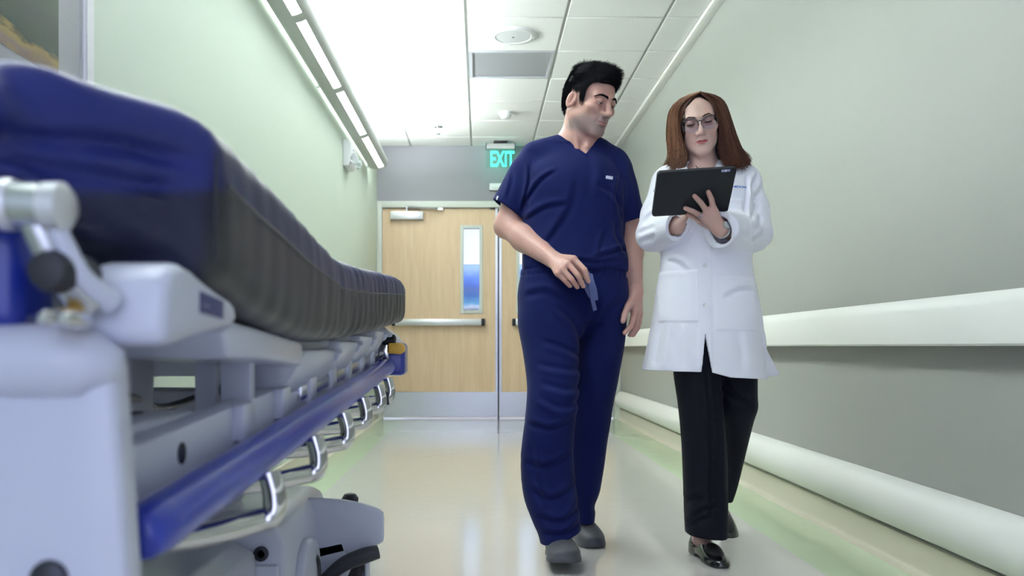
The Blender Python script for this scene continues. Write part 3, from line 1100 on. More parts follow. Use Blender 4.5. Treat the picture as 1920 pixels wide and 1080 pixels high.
# slotted slider plate between the beams
pl = box('slider_plate', (-0.415, 0.80, 0.638), (-0.325, 1.00, 0.654), M_bedw, bed, 0.006)
box('plate_slot', (-0.378, 0.845, 0.6535), (-0.366, 0.95, 0.6555), M_dark, pl, 0.0008, 1)
tube('actuator', [(-0.62, 0.9, 0.55), (-0.55, 1.5, 0.60)], 0.026, M_dark, bed, 14)
tube('actuator_rod', [(-0.55, 1.5, 0.60), (-0.52, 1.95, 0.64)], 0.012, M_chrome, bed, 12)
bm = bmesh.new()
add_tube(bm, [(-0.48, 0.82, 0.60), (-0.46, 1.1, 0.66), (-0.50, 1.4, 0.63), (-0.45, 1.7, 0.67)], 0.006, 8, 6)
add_tube(bm, [(-0.55, 0.82, 0.63), (-0.57, 1.2, 0.64), (-0.60, 1.6, 0.62)], 0.005, 8, 6)
bobj('cable_loom', bm, M_dark, bed)
tube('release_rod', [(-0.60, 0.78, 0.688), (-0.32, 0.78, 0.688)], 0.006, M_bedw, bed, 10)
# ribbed side skirts of the foot section
for k, (y0, y1, zt) in enumerate(((1.30, 1.62, 0.722), (1.64, 1.90, 0.738), (1.92, 2.16, 0.752), (2.18, 2.42, 0.768))):
    bm = bmesh.new()
    add_prism(bm, [(-0.345, slope(y0, 0.600)), (-0.2955, slope(y0, 0.628)), (-0.262, zt - 0.012), (-0.262, zt), (-0.345, zt)], y0, y1, 'y', 0.007, 2)
    sk_ = bobj('side_skirt', bm, M_bedw, bed)
    bm = bmesh.new()
    add_tube(bm, [(-0.300, y1 - 0.02, slope(y1, 0.655)), (-0.264, y1 - 0.02, zt - 0.016), (-0.258, y1 - 0.03, zt - 0.004)], 0.008, 8)
    bobj('skirt_rib', bm, M_bedw, sk_)

# blue side bar with its chrome spindles ------------------------------
b0, b1 = np.array([-0.262, 0.665, 0.580]), np.array([-0.268, 2.53, 0.669])
bp_ = [b0 + (b1 - b0) * t for t in (0, 0.004, 0.02, 0.5, 0.985, 0.997, 1.0)]
bar = tube('side_bar', bp_, [0.014, 0.020, 0.0235, 0.0235, 0.0235, 0.019, 0.012], M_bar, bed, 20)
for i, y in enumerate((0.986, 1.256, 1.53, 1.78, 2.05, 2.26)):
    zb = np.interp(y, [0.665, 2.53], [0.580, 0.669])
    z = zb - 0.064
    pts = [(-0.352, y - 0.12, zb), (-0.346, y - 0.118, z + 0.010), (-0.330, y - 0.108, z - 0.002), (-0.280, y - 0.055, z - 0.003), (-0.250, y - 0.008, z - 0.001), (-0.2385, y - 0.001, z + 0.0012), (-0.2335, y + 0.002, z + 0.009), (-0.2335, y + 0.003, z + 0.028), (-0.2400, y + 0.004, zb - 0.012)]
    s = tube('spindle', pts, 0.0130, M_chrome, bed, 14, 5)
    if i == 5:
        lathe('rubber_ring', [(0.013, -0.2485), (0.0185, -0.247), (0.0185, -0.236), (0.013, -0.2345)], (0, y + 0.001, z + 0.001), M_rub, s, 'x', 18)

# foot end: blue bumper, yellow lever, latch ---------------------------
box('foot_bumper', (-0.36, 2.575, 0.640), (-0.222, 2.69, 0.738), M_blue, bed, 0.014, 3)
box('foot_bumper', (-0.98, 2.575, 0.640), (-0.84, 2.69, 0.738), M_blue, bed, 0.014, 3)
prism('foot_cap', [(-0.42, 0.735), (-0.238, 0.735), (-0.248, 0.756), (-0.285, 0.785), (-0.34, 0.795), (-0.42, 0.795)], 2.50, 2.70, M_bedw, bed, 'y', 0.008, 3)
box('foot_beam', (-0.95, 2.52, 0.645), (-0.30, 2.62, 0.73), M_bedw, bed, 0.01)
lat = box('rail_latch', (-0.290, 2.50, 0.690), (-0.262, 2.53, 0.738), M_chrome, bed, 0.004)
prism('release_lever', [(-0.262, 0.706), (-0.226, 0.704), (-0.214, 0.714), (-0.215, 0.728), (-0.224, 0.737), (-0.262, 0.736)], 2.48, 2.51, M_yel, bed, 'y', 0.005, 3)
lathe('lever_spring', [(0.012, -0.282), (0.019, -0.278), (0.019, -0.246), (0.012, -0.242)], (0, 2.515, 0.742), M_black, bed, 'x', 16)
tube('latch_pin', [(-0.275, 2.515, 0.695), (-0.275, 2.515, 0.668)], 0.008, M_steel, bed, 10)

# head end: tall rounded end cover, blue post, push handle ------------
oc = [(-0.64, 0.24), (-0.240, 0.24), (-0.2435, 0.55), (-0.2535, 0.700)]
oc += [(-0.2835 + 0.030 * math.cos(a), 0.708 + 0.030 * math.sin(a)) for a in np.linspace(0.1, math.pi / 2, 6)] + [(-0.64, 0.738)]
hp = prism('end_cover', oc, 0.604, 0.636, M_bedw, bed, 'y', 0.008, 3)
tube('cover_roll', [(-0.64, 0.610, 0.716), (-0.292, 0.610, 0.716), (-0.272, 0.611, 0.714), (-0.262, 0.613, 0.709), (-0.258, 0.615, 0.702)], [0.026, 0.026, 0.024, 0.018, 0.009], M_bedw, hp, 20)
lathe('cover_screw', [(0.010, 0.598), (0.013, 0.600), (0.014, 0.606)], (-0.298, 0, 0.565), M_dark, hp, 'y', 16)
box('end_post', (-0.42, 0.60, 0.735), (-0.318, 0.66, 0.825), M_blue, bed, 0.014, 3)
hd_ = tube('push_handle', [(-0.50, 0.575, 0.820), (-0.31, 0.575, 0.820), (-0.276, 0.575, 0.818)], [0.0155, 0.0155, 0.0145], M_steel, bed, 18)
lathe('handle_end', [(0.010, -0.290), (0.0165, -0.286), (0.0165, -0.274), (0.010, -0.269)], (0, 0.575, 0.818), M_alum, hd_, 'x', 18)
lathe('handle_ring', [(0.0160, -0.317), (0.0175, -0.315), (0.0175, -0.308), (0.0160, -0.306)], (0, 0.575, 0.8195), M_alum, hd_, 'x', 18)
tube('handle_arm', [(-0.296, 0.580, 0.815), (-0.290, 0.585, 0.795), (-0.282, 0.595, 0.775), (-0.272, 0.610, 0.757)], [0.013, 0.0125, 0.014, 0.016], M_steel, hd_, 14, 4)
tube('handle_arm', [(-0.282, 0.574, 0.812), (-0.277, 0.580, 0.795), (-0.268, 0.590, 0.772), (-0.258, 0.61, 0.757)], [0.006, 0.007, 0.007, 0.009], M_bedw, hd_, 10, 4)
lathe('pivot_knob', [(0.006, 0.566), (0.012, 0.568), (0.0145, 0.576), (0.0145, 0.62)], (-0.283, 0, 0.776), M_rub, bed, 'y', 20)
for x, z in ((-0.277, 0.7445), (-0.264, 0.7435)):
    lathe('chrome_bolt', [(0.003, 0.552), (0.0052, 0.554), (0.006, 0.558), (0.006, 0.58)], (x, 0, z), M_chrome, bed, 'y', 14)
box('orange_tab', (-0.285, 0.585, 0.745), (-0.270, 0.600, 0.752), M_yel, bed, 0.002)

# base ------------------------------------------------------------------
bm = bmesh.new()
# boxy hood over the foot-end mechanism, a lower spine towards the head end
add_prism(bm, [(-0.86, 0.10), (-0.86, 0.30), (-0.83, 0.345), (-0.46, 0.352), (-0.428, 0.338), (-0.416, 0.30), (-0.410, 0.10)], 1.86, 2.36, 'y', 0.012, 3)
hood = bobj('base_hood', bm, M_bedw, bed)
box('hood_front', (-0.84, 1.846, 0.10), (-0.428, 1.862, 0.262), M_bedw, hood, 0.006, 2)
lathe('hood_screw', [(0.016, 1.858), (0.016, 1.852), (0.009, 1.851), (0.007, 1.858)], (-0.466, 0, 0.285), M_dark, hood, 'y', 18)
prism('base_spine', [(-0.80, 0.14), (-0.80, 0.29), (-0.77, 0.315), (-0.52, 0.315), (-0.475, 0.29), (-0.465, 0.14)], 1.10, 1.85, M_bedw, bed, 'y', 0.012, 3)
fe = []
for a in np.linspace(0, math.pi, 13):
    fe.append((2.05 + 0.105 * math.cos(a), 0.180 + 0.095 * math.sin(a)))
sh = prism('wheel_fender', fe + [(1.945, 0.07), (2.155, 0.07)], -0.418, -0.392, M_bedw, bed, 'x', 0.008, 3)
tube('fender_slot', [(-0.3915, 2.05 + 0.062 * math.cos(a), 0.175 + 0.060 * math.sin(a)) for a in np.linspace(-0.5, 0.9, 8)], 0.007, M_dark, sh, 8)
lathe('fender_screw', [(0.012, -0.394), (0.012, -0.390), (0.006, -0.389)], (0, 2.03, 0.165), M_dark, sh, 'x', 14)
# outrigger over the foot-end caster
bm = bmesh.new()
add_prism(bm, [(-0.44, 0.175), (-0.44, 0.345), (-0.40, 0.344), (-0.345, 0.339), (-0.295, 0.330), (-0.262, 0.320), (-0.246, 0.311), (-0.241, 0.300), (-0.241, 0.238), (-0.247, 0.228), (-0.30, 0.210), (-0.38, 0.192)], 2.20, 2.56, 'y', 0.010, 4)
for v in bm.verts:
    if v.co.x > -0.33:
        v.co.x -= 0.16 * max(v.co.y - 2.2, 0)
    if v.co.z > 0.24:
        v.co.z -= 0.32 * max(v.co.y - 2.22, 0) * (v.co.z - 0.24) / 0.1
bobj('outrigger', bm, M_bedw, bed)
bm = bmesh.new()
add_prism(bm, [(-0.450, 0.095), (-0.445, 0.215), (-0.345, 0.235), (-0.325, 0.175), (-0.36, 0.095)], 2.20, 2.32, 'y', 0.006)
bobj('pedal_recess', bm, M_bedg, bed)
ped = tube('brake_pedal', [(-0.41, 2.16, 0.120), (-0.375, 2.15, 0.158), (-0.335, 2.15, 0.190), (-0.290, 2.15, 0.209), (-0.252, 2.16, 0.218)], [0.018, 0.020, 0.023, 0.025, 0.021], M_rub, bed, 16, 5, 0.8)
lathe('steer_knob', [(0.014, 0.275), (0.022, 0.285), (0.024, 0.300), (0.016, 0.312), (0.006, 0.315)], (-0.365, 2.45, 0), M_rub, bed, 'z', 20)
# lift columns under rubber bellows
for y in (1.25, 2.05):
    prof_ = [(0.075, 0.34)]
    for k in range(6):
        prof_ += [(0.078, 0.345 + k * 0.038), (0.066, 0.364 + k * 0.038)]
    prof_ += [(0.075, 0.585)]
    lathe('lift_column', prof_, (-0.63, y, 0), M_bedg, bed, 'z', 24)
# head-end base arm and casters
box('base_arm', (-0.60, 0.55, 0.17), (-0.30, 0.66, 0.27), M_bedw, bed, 0.02, 3)
box('base_spine', (-0.70, 0.56, 0.16), (-0.55, 1.12, 0.27), M_bedw, bed, 0.02, 3)
box('base_arm', (-0.95, 2.28, 0.17), (-0.70, 2.50, 0.27), M_bedw, bed, 0.03, 3)
box('base_arm', (-0.95, 0.55, 0.17), (-0.60, 0.66, 0.27), M_bedw, bed, 0.02, 3)
for x, y in ((-0.335, 2.36), (-0.90, 2.40), (-0.335, 0.70), (-0.90, 0.70)):
    bm = bmesh.new()
    add_lathe(bm, [(0.050, -0.021), (0.066, -0.019), (0.075, -0.010), (0.075, 0.010), (0.066, 0.019), (0.050, 0.021)], (x, y, 0.075), 'x', 28)
    w = bobj('caster', bm, M_rub, bed)
    lathe('caster_hub', [(0.020, -0.026), (0.050, -0.022), (0.050, 0.022), (0.020, 0.026)], (x, y, 0.075), M_bedg, w, 'x', 20)
    bm = bmesh.new()
    add_box(bm, (x - 0.034, y - 0.03, 0.075), (x - 0.027, y + 0.03, 0.165), 0.003)
    add_box(bm, (x + 0.027, y - 0.03, 0.075), (x + 0.034, y + 0.03, 0.165), 0.003)
    add_box(bm, (x - 0.034, y - 0.035, 0.156), (x + 0.034, y + 0.035, 0.18), 0.004)
    bobj('caster_fork', bm, M_bedw, w)
# ================================================================== people
class Frame:
    def __init__(self, c, yaw, pitch, roll, s=1.0):
        self.R = np.array(rot_frame(math.radians(yaw), math.radians(pitch), math.radians(roll)))
        self.c = np.asarray(c, float)
        self.s = s

    def w(self, p):
        return np.asarray(p, float) @ self.R.T * self.s + self.c

    def l(self, X, Y, Z):
        x, y, z = X - self.c[0], Y - self.c[1], Z - self.c[2]
        R = self.R
        return ((R[0, 0] * x + R[1, 0] * y + R[2, 0] * z) / self.s, (R[0, 1] * x + R[1, 1] * y + R[2, 1] * z) / self.s, (R[0, 2] * x + R[1, 2] * y + R[2, 2] * z) / self.s)

    def lp(self, p):
        return (np.asarray(p) - self.c) @ self.R / self.s


def head_sdf(x, y, z, g):
    """head in local space: eyes at z = 0, face towards -y; g holds the person's measures"""
    ax = np.abs(x)
    d = ell(x, y, z, (0, 0.012, 0.032), (0.0765, 0.098, g['cran']))
    d = smin(d, ell(x, y, z, (0, 0.035, 0.0), (0.066, 0.072, 0.075)), 0.02)
    d = smin(d, ell(x, y, z, (0, -0.026, -0.046), (g['face_w'], 0.062, 0.072)), 0.02)
    d = smin(d, cone(ax, y, z, (g['jaw_w'], 0.004, -0.060), (0.016, -0.066, g['chin_z'] + 0.014), 0.021, 0.018), 0.022)
    d = smin(d, ell(x, y, z, (0, -0.075, g['chin_z'] + 0.010), (0.022, 0.017, 0.017)), 0.016)
    d = smin(d, ell(ax, y, z, (0.043, -0.058, -0.022), (0.024, 0.024, 0.020)), 0.018)
    d = smin(d, ell(x, y, z, (0, -0.066, -0.064), (0.034, 0.026, 0.030)), 0.015)
    d = smin(d, cone(ax, y, z, (0.006, -0.088, 0.017), (0.045, -0.070, 0.018), 0.0085, 0.008), g['brow_k'])
    # sockets
    d = smax(d, -ell(ax, y, z, (0.0315, -0.096, -0.002), (0.019, 0.017, 0.0125)), 0.012)
    # lids around the eyeball
    ex, ey, ez = ax - 0.0315, y + 0.0755, z
    sp = np.sqrt(ex * ex + ey * ey + ez * ez)
    up, lo = math.radians(g['lid_up']), math.radians(g['lid_lo'])
    eu = ez * math.cos(up) + ey * math.sin(up)
    el_ = ez * math.cos(lo) + ey * math.sin(lo)
    lid = np.maximum(sp - 0.0142, -eu)
    d = smin(d, lid, 0.003)
    lid = np.maximum(sp - 0.0137, el_)
    d = smin(d, lid, 0.003)
    d = np.maximum(d, -np.maximum(sp - 0.0150, np.maximum(eu, -el_)))
    # nose
    nz_ = cone(x, y, z, (0, -0.086, 0.010), (0, g['tip_y'], g['tip_z']), 0.0070, 0.0092)
    nz_ = smin(nz_, cone(x, y, z, (0, -0.094, -0.012), (0, g['tip_y'] + 0.009, -0.035), 0.0090, 0.0110), 0.006)
    nz_ = smin(nz_, ell(ax, y, z, (0.0115, -0.0965, -0.0405), (0.0085, 0.012, 0.0085)), 0.006)
    d = smin(d, nz_, 0.008)
    d = smax(d, -cone(ax, y, z, (0.0068, -0.1030, -0.0510), (0.0070, -0.098, -0.042), 0.0044, 0.003), 0.002)
    d = smax(d, -cone(ax, y, z, (0.0185, -0.0935, -0.044), (0.0300, -0.0830, -0.071), 0.0030, 0.0022), 0.007)
    # mouth
    u = np.clip(ax / g['lip_w'], 0, 1)
    my = g['lip_y'] + 0.015 * u * u
    mz = -0.0695 + 0.0012 * u
    taper = np.sqrt(np.maximum(1 - u * u, 0.02))
    ul = np.sqrt((y - my) ** 2 + (z - mz - 0.0042) ** 2 + np.maximum(ax - g['lip_w'] + 0.001, 0) ** 2) - g['lip'] * 0.9 * taper
    ll = np.sqrt((y - my) ** 2 + (z - mz + 0.0052) ** 2 + np.maximum(ax - g['lip_w'] + 0.003, 0) ** 2) - g['lip'] * taper
    d = smin(d, ul, 0.005)
    d = smin(d, ll, 0.005)
    sl = np.sqrt((y - my + 0.0035) ** 2 + ((z - mz) * 1.0) ** 2 + np.maximum(ax - 0.022, 0) ** 2) - g['gap'] * taper
    d = smax(d, -sl, 0.002)
    d = smax(d, -ell(x, y, z, (0, -0.098, mz - 0.0165), (0.015, 0.0065, 0.0045)), 0.006)
    # ears
    c, s = math.cos(0.35), math.sin(0.35)
    px, py, pz = ax - 0.0790, y - 0.016, z + 0.012
    qx, qy = px * c - py * s, px * s + py * c
    qy2, qz2 = qy * 0.97 + pz * 0.2, pz * 0.97 - qy * 0.2
    e1 = ell(qx, qy2, qz2, (0, 0, 0), (0.0075, 0.0185, 0.032 ))
    e1 = smax(e1, -ell(qx, qy2, qz2, (0.0080, -0.003, 0.003), (0.0095, 0.0118, 0.0215)), 0.002)
    e1 = smin(e1, ell(qx, qy2, qz2, (0.002, -0.013, -0.006), (0.005, 0.005, 0.008)), 0.004)
    e1 = smin(e1, cone(qx, qy2, qz2, (0.0015, 0.003, 0.015), (0.0015, 0.0045, -0.012), 0.0030, 0.0034), 0.003)
    d = smin(d, e1, 0.006)
    return d


def face_cols(L, base, lip, blush, stubble=None, brow=None, lw=0.0245, blush_amt=0.35):
    """skin colours by place on the face (lips, blush, beard shadow)"""
    n = len(L)
    col = np.tile(np.array(base, float), (n, 1))
    ax, y, z = np.abs(L[:, 0]), L[:, 1], L[:, 2]
    def mixin(m, c):
        m = np.clip(m, 0, 1)[:, None]
        return col * (1 - m) + np.array(c) * m
    near = (np.abs(L).max(1) < 0.14)
    b = np.exp(-(((ax - 0.045) / 0.022) ** 2 + ((z + 0.034) / 0.02) ** 2)) * near * (y < 0) + 0.8 * np.exp(-((ax / 0.014) ** 2 + ((z + 0.036) / 0.012) ** 2)) * (y < -0.095) * near
    b += near * np.exp(-(((ax - 0.082) / 0.012) ** 2 + ((z + 0.01) / 0.03) ** 2 + ((y - 0.02) / 0.03) ** 2))
    col = mixin(b * blush_amt, blush)
    if stubble is not None:
        m = np.clip((-0.030 - z - 0.35 * np.maximum(y + 0.03, 0) + 0.25 * np.minimum(0.0, -y - 0.09)) / 0.022, 0, 1) * np.clip((0.045 - y) / 0.03, 0, 1) * near
        m *= 1 - 0.6 * np.exp(-(((ax - 0.036) / 0.016) ** 2 + ((z + 0.05) / 0.014) ** 2))
        m *= np.clip((z + 0.125) / 0.02, 0, 1)
        col = mixin(m * 0.78, stubble)
    u = np.clip(ax / lw, 0, 1)
    mz = -0.0698 + 0.0012 * u
    h = np.where(z > mz, 0.0072 - 0.002 * np.exp(-(ax / 0.004) ** 2), 0.0088) * np.sqrt(np.maximum(1 - u * u, 0))
    m = np.clip((h - np.abs(z - mz)) / 0.0022, 0, 1) * (y < -0.072) * near
    col = mixin(m * 0.95, lip)
    # lids darkened: eye-socket shade put into the skin colour
    ex = ax - 0.0315
    r = np.sqrt(ex ** 2 + (y + 0.0755) ** 2 + z ** 2)
    m = np.clip((0.0200 - r) / 0.005, 0, 1) * near * (y < -0.06)
    col = mixin(m * 0.45, np.array(blush) * 0.52)
    if brow is not None:
        for lo, hi in ((-90, 90),):
            m = np.clip((0.0142 - r) / 0.0008, 0, 1) * near * (y < -0.06) * np.clip(1 - np.abs((z + brow * 0.0142 * 1.0)) / 0.0026, 0, 1)
            col = mixin(m * 0.85, (0.03, 0.02, 0.02))
    return col


def lashes(fr, x, el, parent, side=1, r0=0.0006, az0=-58, az1=58):
    """dark lash line along the edge of a lid"""
    el = math.radians(el)
    pts = []
    for a in np.radians(np.linspace(az0, az1, 14)):
        # the lid edge is the cut of the eyeball by a plane through its side-to-side axis
        v = np.array([math.sin(a), -math.cos(a) * math.cos(el), math.cos(a) * math.sin(el)])
        pts.append(np.array([x, -0.0755, 0]) + v * 0.0143)
    rad = r0 * (0.5 + np.sin(np.linspace(0.1, math.pi - 0.1, 14)))
    bm = bmesh.new()
    add_tube(bm, fr.w(pts), rad, 6)
    return bobj('eyelashes', bm, M_lash, parent)


M_lash = mat('lash_black', (0.012, 0.010, 0.010), 0.7)


def eyeball(name, fr, x, gaze, parent, iris=(0.10, 0.05, 0.025)):
    g = Vector(gaze).normalized()
    e = Vector((0, 0, 1))
    u = g.cross(e).normalized()
    v = u.cross(g)
    bm = bmesh.new()
    r = 0.0119
    th = [0.02, 0.12, 0.22, 0.34, 0.48, 0.56, 0.75, 1.1, 1.5, 2.0, 2.6, 3.0]
    rings = []
    for t in th:
        ring = []
        for k in range(20):
            a = 2 * math.pi * k / 20
            p = Vector((x, -0.0755, 0)) + r * (math.cos(t) * g + math.sin(t) * (math.cos(a) * u + math.sin(a) * v))
            ring.append(bm.verts.new(fr.w(p)))
        rings.append(ring)
    for j, (a, b_) in enumerate(zip(rings, rings[1:])):
        for k in range(20):
            f = bm.faces.new((a[k], a[(k + 1) % 20], b_[(k + 1) % 20], b_[k]))
            f.material_index = 2 if j < 2 else (1 if j < 4 else 0)
    f = bm.faces.new(rings[0])
    f.material_index = 2
    o = bobj(name, bm, M_sclera, parent)
    o.data.materials.append(mat('iris', iris, 0.15))
    o.data.materials.append(M_black)
    return o


M_sclera = mat('eye_white', (0.62, 0.60, 0.60), 0.15)


def strands(name, paths, r0, r1, m, parent, cols=None, base=None):
    """thin three-sided hairs: paths (n, k, 3); base: (V, Q, colours) joined underneath"""
    p = np.asarray(paths, float)
    n, k, _ = p.shape
    T = np.gradient(p, axis=1)
    T /= np.linalg.norm(T, axis=2, keepdims=True) + 1e-9
    ref = np.array([0.31, 0.83, 0.46])
    u = np.cross(T, ref)
    u /= np.linalg.norm(u, axis=2, keepdims=True) + 1e-9
    w = np.cross(T, u)
    t = np.linspace(0, 1, k)[None, :, None]
    r = r0 + (r1 - r0) * t
    V = np.stack([p + r * (math.cos(a) * u + math.sin(a) * w) for a in (0, 2.0944, 4.1888)], 2)   # n,k,3,3
    V = V.reshape(-1, 3)
    i = (np.arange(n)[:, None, None] * k + np.arange(k - 1)[None, :, None]) * 3
    s = np.arange(3)[None, None, :]
    s2 = (s + 1) % 3
    Q = np.stack([i + s, i + s2, i + 3 + s2, i + 3 + s], -1).reshape(-1, 4)
    c = None
    if cols is not None:
        c = np.repeat(cols, k * 3, axis=0)
    if base is not None:
        bV, bQ, bc = base
        Q = np.concatenate([bQ, Q + len(bV)])
        V = np.concatenate([bV, V])
        c = np.concatenate([np.tile(bc, (len(bV), 1)), c])
    o = mesh_obj(name, V, Q, m, parent)
    if c is not None:
        set_col(o, c)
    return o


def surface_root(fr, g, dirs, c0=(0, 0.005, 0.02)):
    """where rays from inside the head leave it (local points)"""
    c0 = np.array(c0)
    lo, hi = np.full(len(dirs), 0.02), np.full(len(dirs), 0.17)
    for _ in range(22):
        md = (lo + hi) / 2
        q = c0 + dirs * md[:, None]
        inside = head_sdf(q[:, 0], q[:, 1], q[:, 2], g) < 0
        lo = np.where(inside, md, lo)
        hi = np.where(inside, hi, md)
    return c0 + dirs * lo[:, None]


def brow_hairs(name, fr, g, side, pts, m, parent, col, n=150, thick=0.0045, length=0.007):
    """eyebrow: short hairs along a curve given as local (x, z)"""
    r = np.random.default_rng(5 + (side > 0))
    q = catmull(np.array([(side * x, 0, z) for x, z in pts]), 8)
    t = r.uniform(0, 1, n) ** 0.9
    i = t * (len(q) - 1)
    i0 = np.clip(i.astype(int), 0, len(q) - 2)
    c = q[i0] + (q[i0 + 1] - q[i0]) * (i - i0)[:, None]
    th = thick * (1 - 0.65 * t ** 2)
    c[:, 2] += r.uniform(-0.5, 0.5, n) * th * 2
    lo, hi = np.full(n, -0.13), np.full(n, -0.03)
    for _ in range(20):
        md = (lo + hi) / 2
        ins = head_sdf(c[:, 0], md, c[:, 2], g) < 0
        hi = np.where(ins, md, hi)
        lo = np.where(ins, lo, md)
    c[:, 1] = hi
    d = (q[i0 + 1] - q[i0])
    d /= np.linalg.norm(d, axis=1)[:, None]
    d = d + np.array([0, 0.0, 0.35]) * (1 - t)[:, None]
    k = 3
    path = np.stack([c + np.array([0, -0.0004 - 0.0016 * s * (1 - s) * 2, 0]) + d * (length * s) + np.array([0, 0.35, 0]) * (np.abs(d[:, :1]) * length * s * 0.55 * t[:, None]) for s in np.linspace(0, 1, k)], 1)
    o = strands(name, fr.w(path), 0.00055, 0.0002, m, parent, np.tile(col, (n, 1)) * r.uniform(0.7, 1.3, (n, 1)))
    return o


def creases(F, items, back=False):
    """cloth folds: each (points as (x, z) world, width, depth); acts on the front half y < yc"""
    s, (X, Y, Z) = F.full()
    G = np.zeros((X.shape[0], 1, Z.shape[2]))
    for pts, wd, dp in items:
        q = catmull(np.array([(p[0], 0, p[1]) for p in pts]), 6)
        best = np.full(G.shape, 9.0)
        tt = np.zeros(G.shape)
        sg = np.zeros(G.shape)
        n = len(q)
        for i in range(n - 1):
            a, b_ = q[i], q[i + 1]
            e = b_ - a
            L2 = e[0] ** 2 + e[2] ** 2 + 1e-12
            t = np.clip(((X - a[0]) * e[0] + (Z - a[2]) * e[2]) / L2, 0, 1)
            dx, dz = X - a[0] - t * e[0], Z - a[2] - t * e[2]
            d = np.sqrt(dx * dx + dz * dz)
            cr = np.sign(e[0] * dz - e[2] * dx)
            m = d < best
            best = np.where(m, d, best)
            tt = np.where(m, (i + t) / (n - 1), tt)
            sg = np.where(m, cr, sg)
        fade = np.clip(np.sin(np.pi * np.clip(tt, 0.02, 0.98)) * 1.6, 0, 1)
        u = best * sg / wd
        G += 1.5 * dp * fade * (np.exp(-u * u) - 0.75 * np.exp(-(u - 1.9) ** 2 / 1.2))
    return G


def finger_hand(F, wrist, fingers, thumb, rw=0.016, scale=1.0):
    """palm rays to each knuckle, three bones per finger, thumb off the palm's side"""
    for f in fingers:
        kn, pip, tip = f[0], f[1], f[2]
        rk, rp, rt = (f[3] if len(f) > 3 else (0.0112, 0.0092, 0.0076))
        F.cone(wrist, kn, rw * scale, rk * 1.12 * scale, 0.012)
    for a, b_ in zip(fingers, fingers[1:]):
        F.cone(np.array(a[0]) * 0.8 + np.array(wrist) * 0.2, np.array(b_[0]) * 0.8 + np.array(wrist) * 0.2, 0.0105 * scale, 0.0105 * scale, 0.008)
    for f in fingers:
        kn, pip, tip = [np.array(q) for q in f[:3]]
        rk, rp, rt = (f[3] if len(f) > 3 else (0.0112, 0.0092, 0.0076))
        dip = pip * 0.42 + tip * 0.58
        F.cone(kn, pip, rk * 0.92 * scale, rp * scale, 0.004)
        F.cone(pip, dip, rp * scale, (rp + rt) / 2 * scale, 0.001)
        F.cone(dip, tip, (rp + rt) / 2 * scale, rt * scale, 0.001)
    if thumb is not None:
        rad = [0.017, 0.013, 0.0105, 0.0092]
        for i in range(len(thumb) - 1):
            F.cone(thumb[i], thumb[i + 1], rad[i] * scale, rad[i + 1] * scale, 0.010 if i == 0 else 0.003)


def nail(bm, tip, dirv, nrm, w=0.0055, l=0.0065):
    """one curved fingernail plate on a fingertip"""
    d = Vector(dirv).normalized()
    n = Vector(nrm)
    n = (n - d * n.dot(d)).normalized()
    s = d.cross(n)
    V = []
    for j, t in enumerate((-0.6, 0, 0.5, 0.8)):
        row = []
        for k in (-1, -0.5, 0, 0.5, 1):
            wd = w * (1.0 if j < 2 else (0.95 if j == 2 else 0.6))
            row.append(bm.verts.new(Vector(tip) + d * (l * t) + s * (wd * k) + n * (0.0083 - 0.0045 * k * k - 0.0016 * max(t, 0))))
        V.append(row)
    for a, b_ in zip(V, V[1:]):
        for k in range(4):
            bm.faces.new((a[k], a[k + 1], b_[k + 1], b_[k]))


def grade(lo, hi, step, fine=None):
    """grid coordinates from lo to hi; fine = (from, to, step) gets closer spacing"""
    if fine is None:
        return np.arange(lo, hi, step)
    return np.concatenate([np.arange(lo, fine[0], step), np.arange(fine[0], fine[1], fine[2]), np.arange(fine[1], hi, step)])


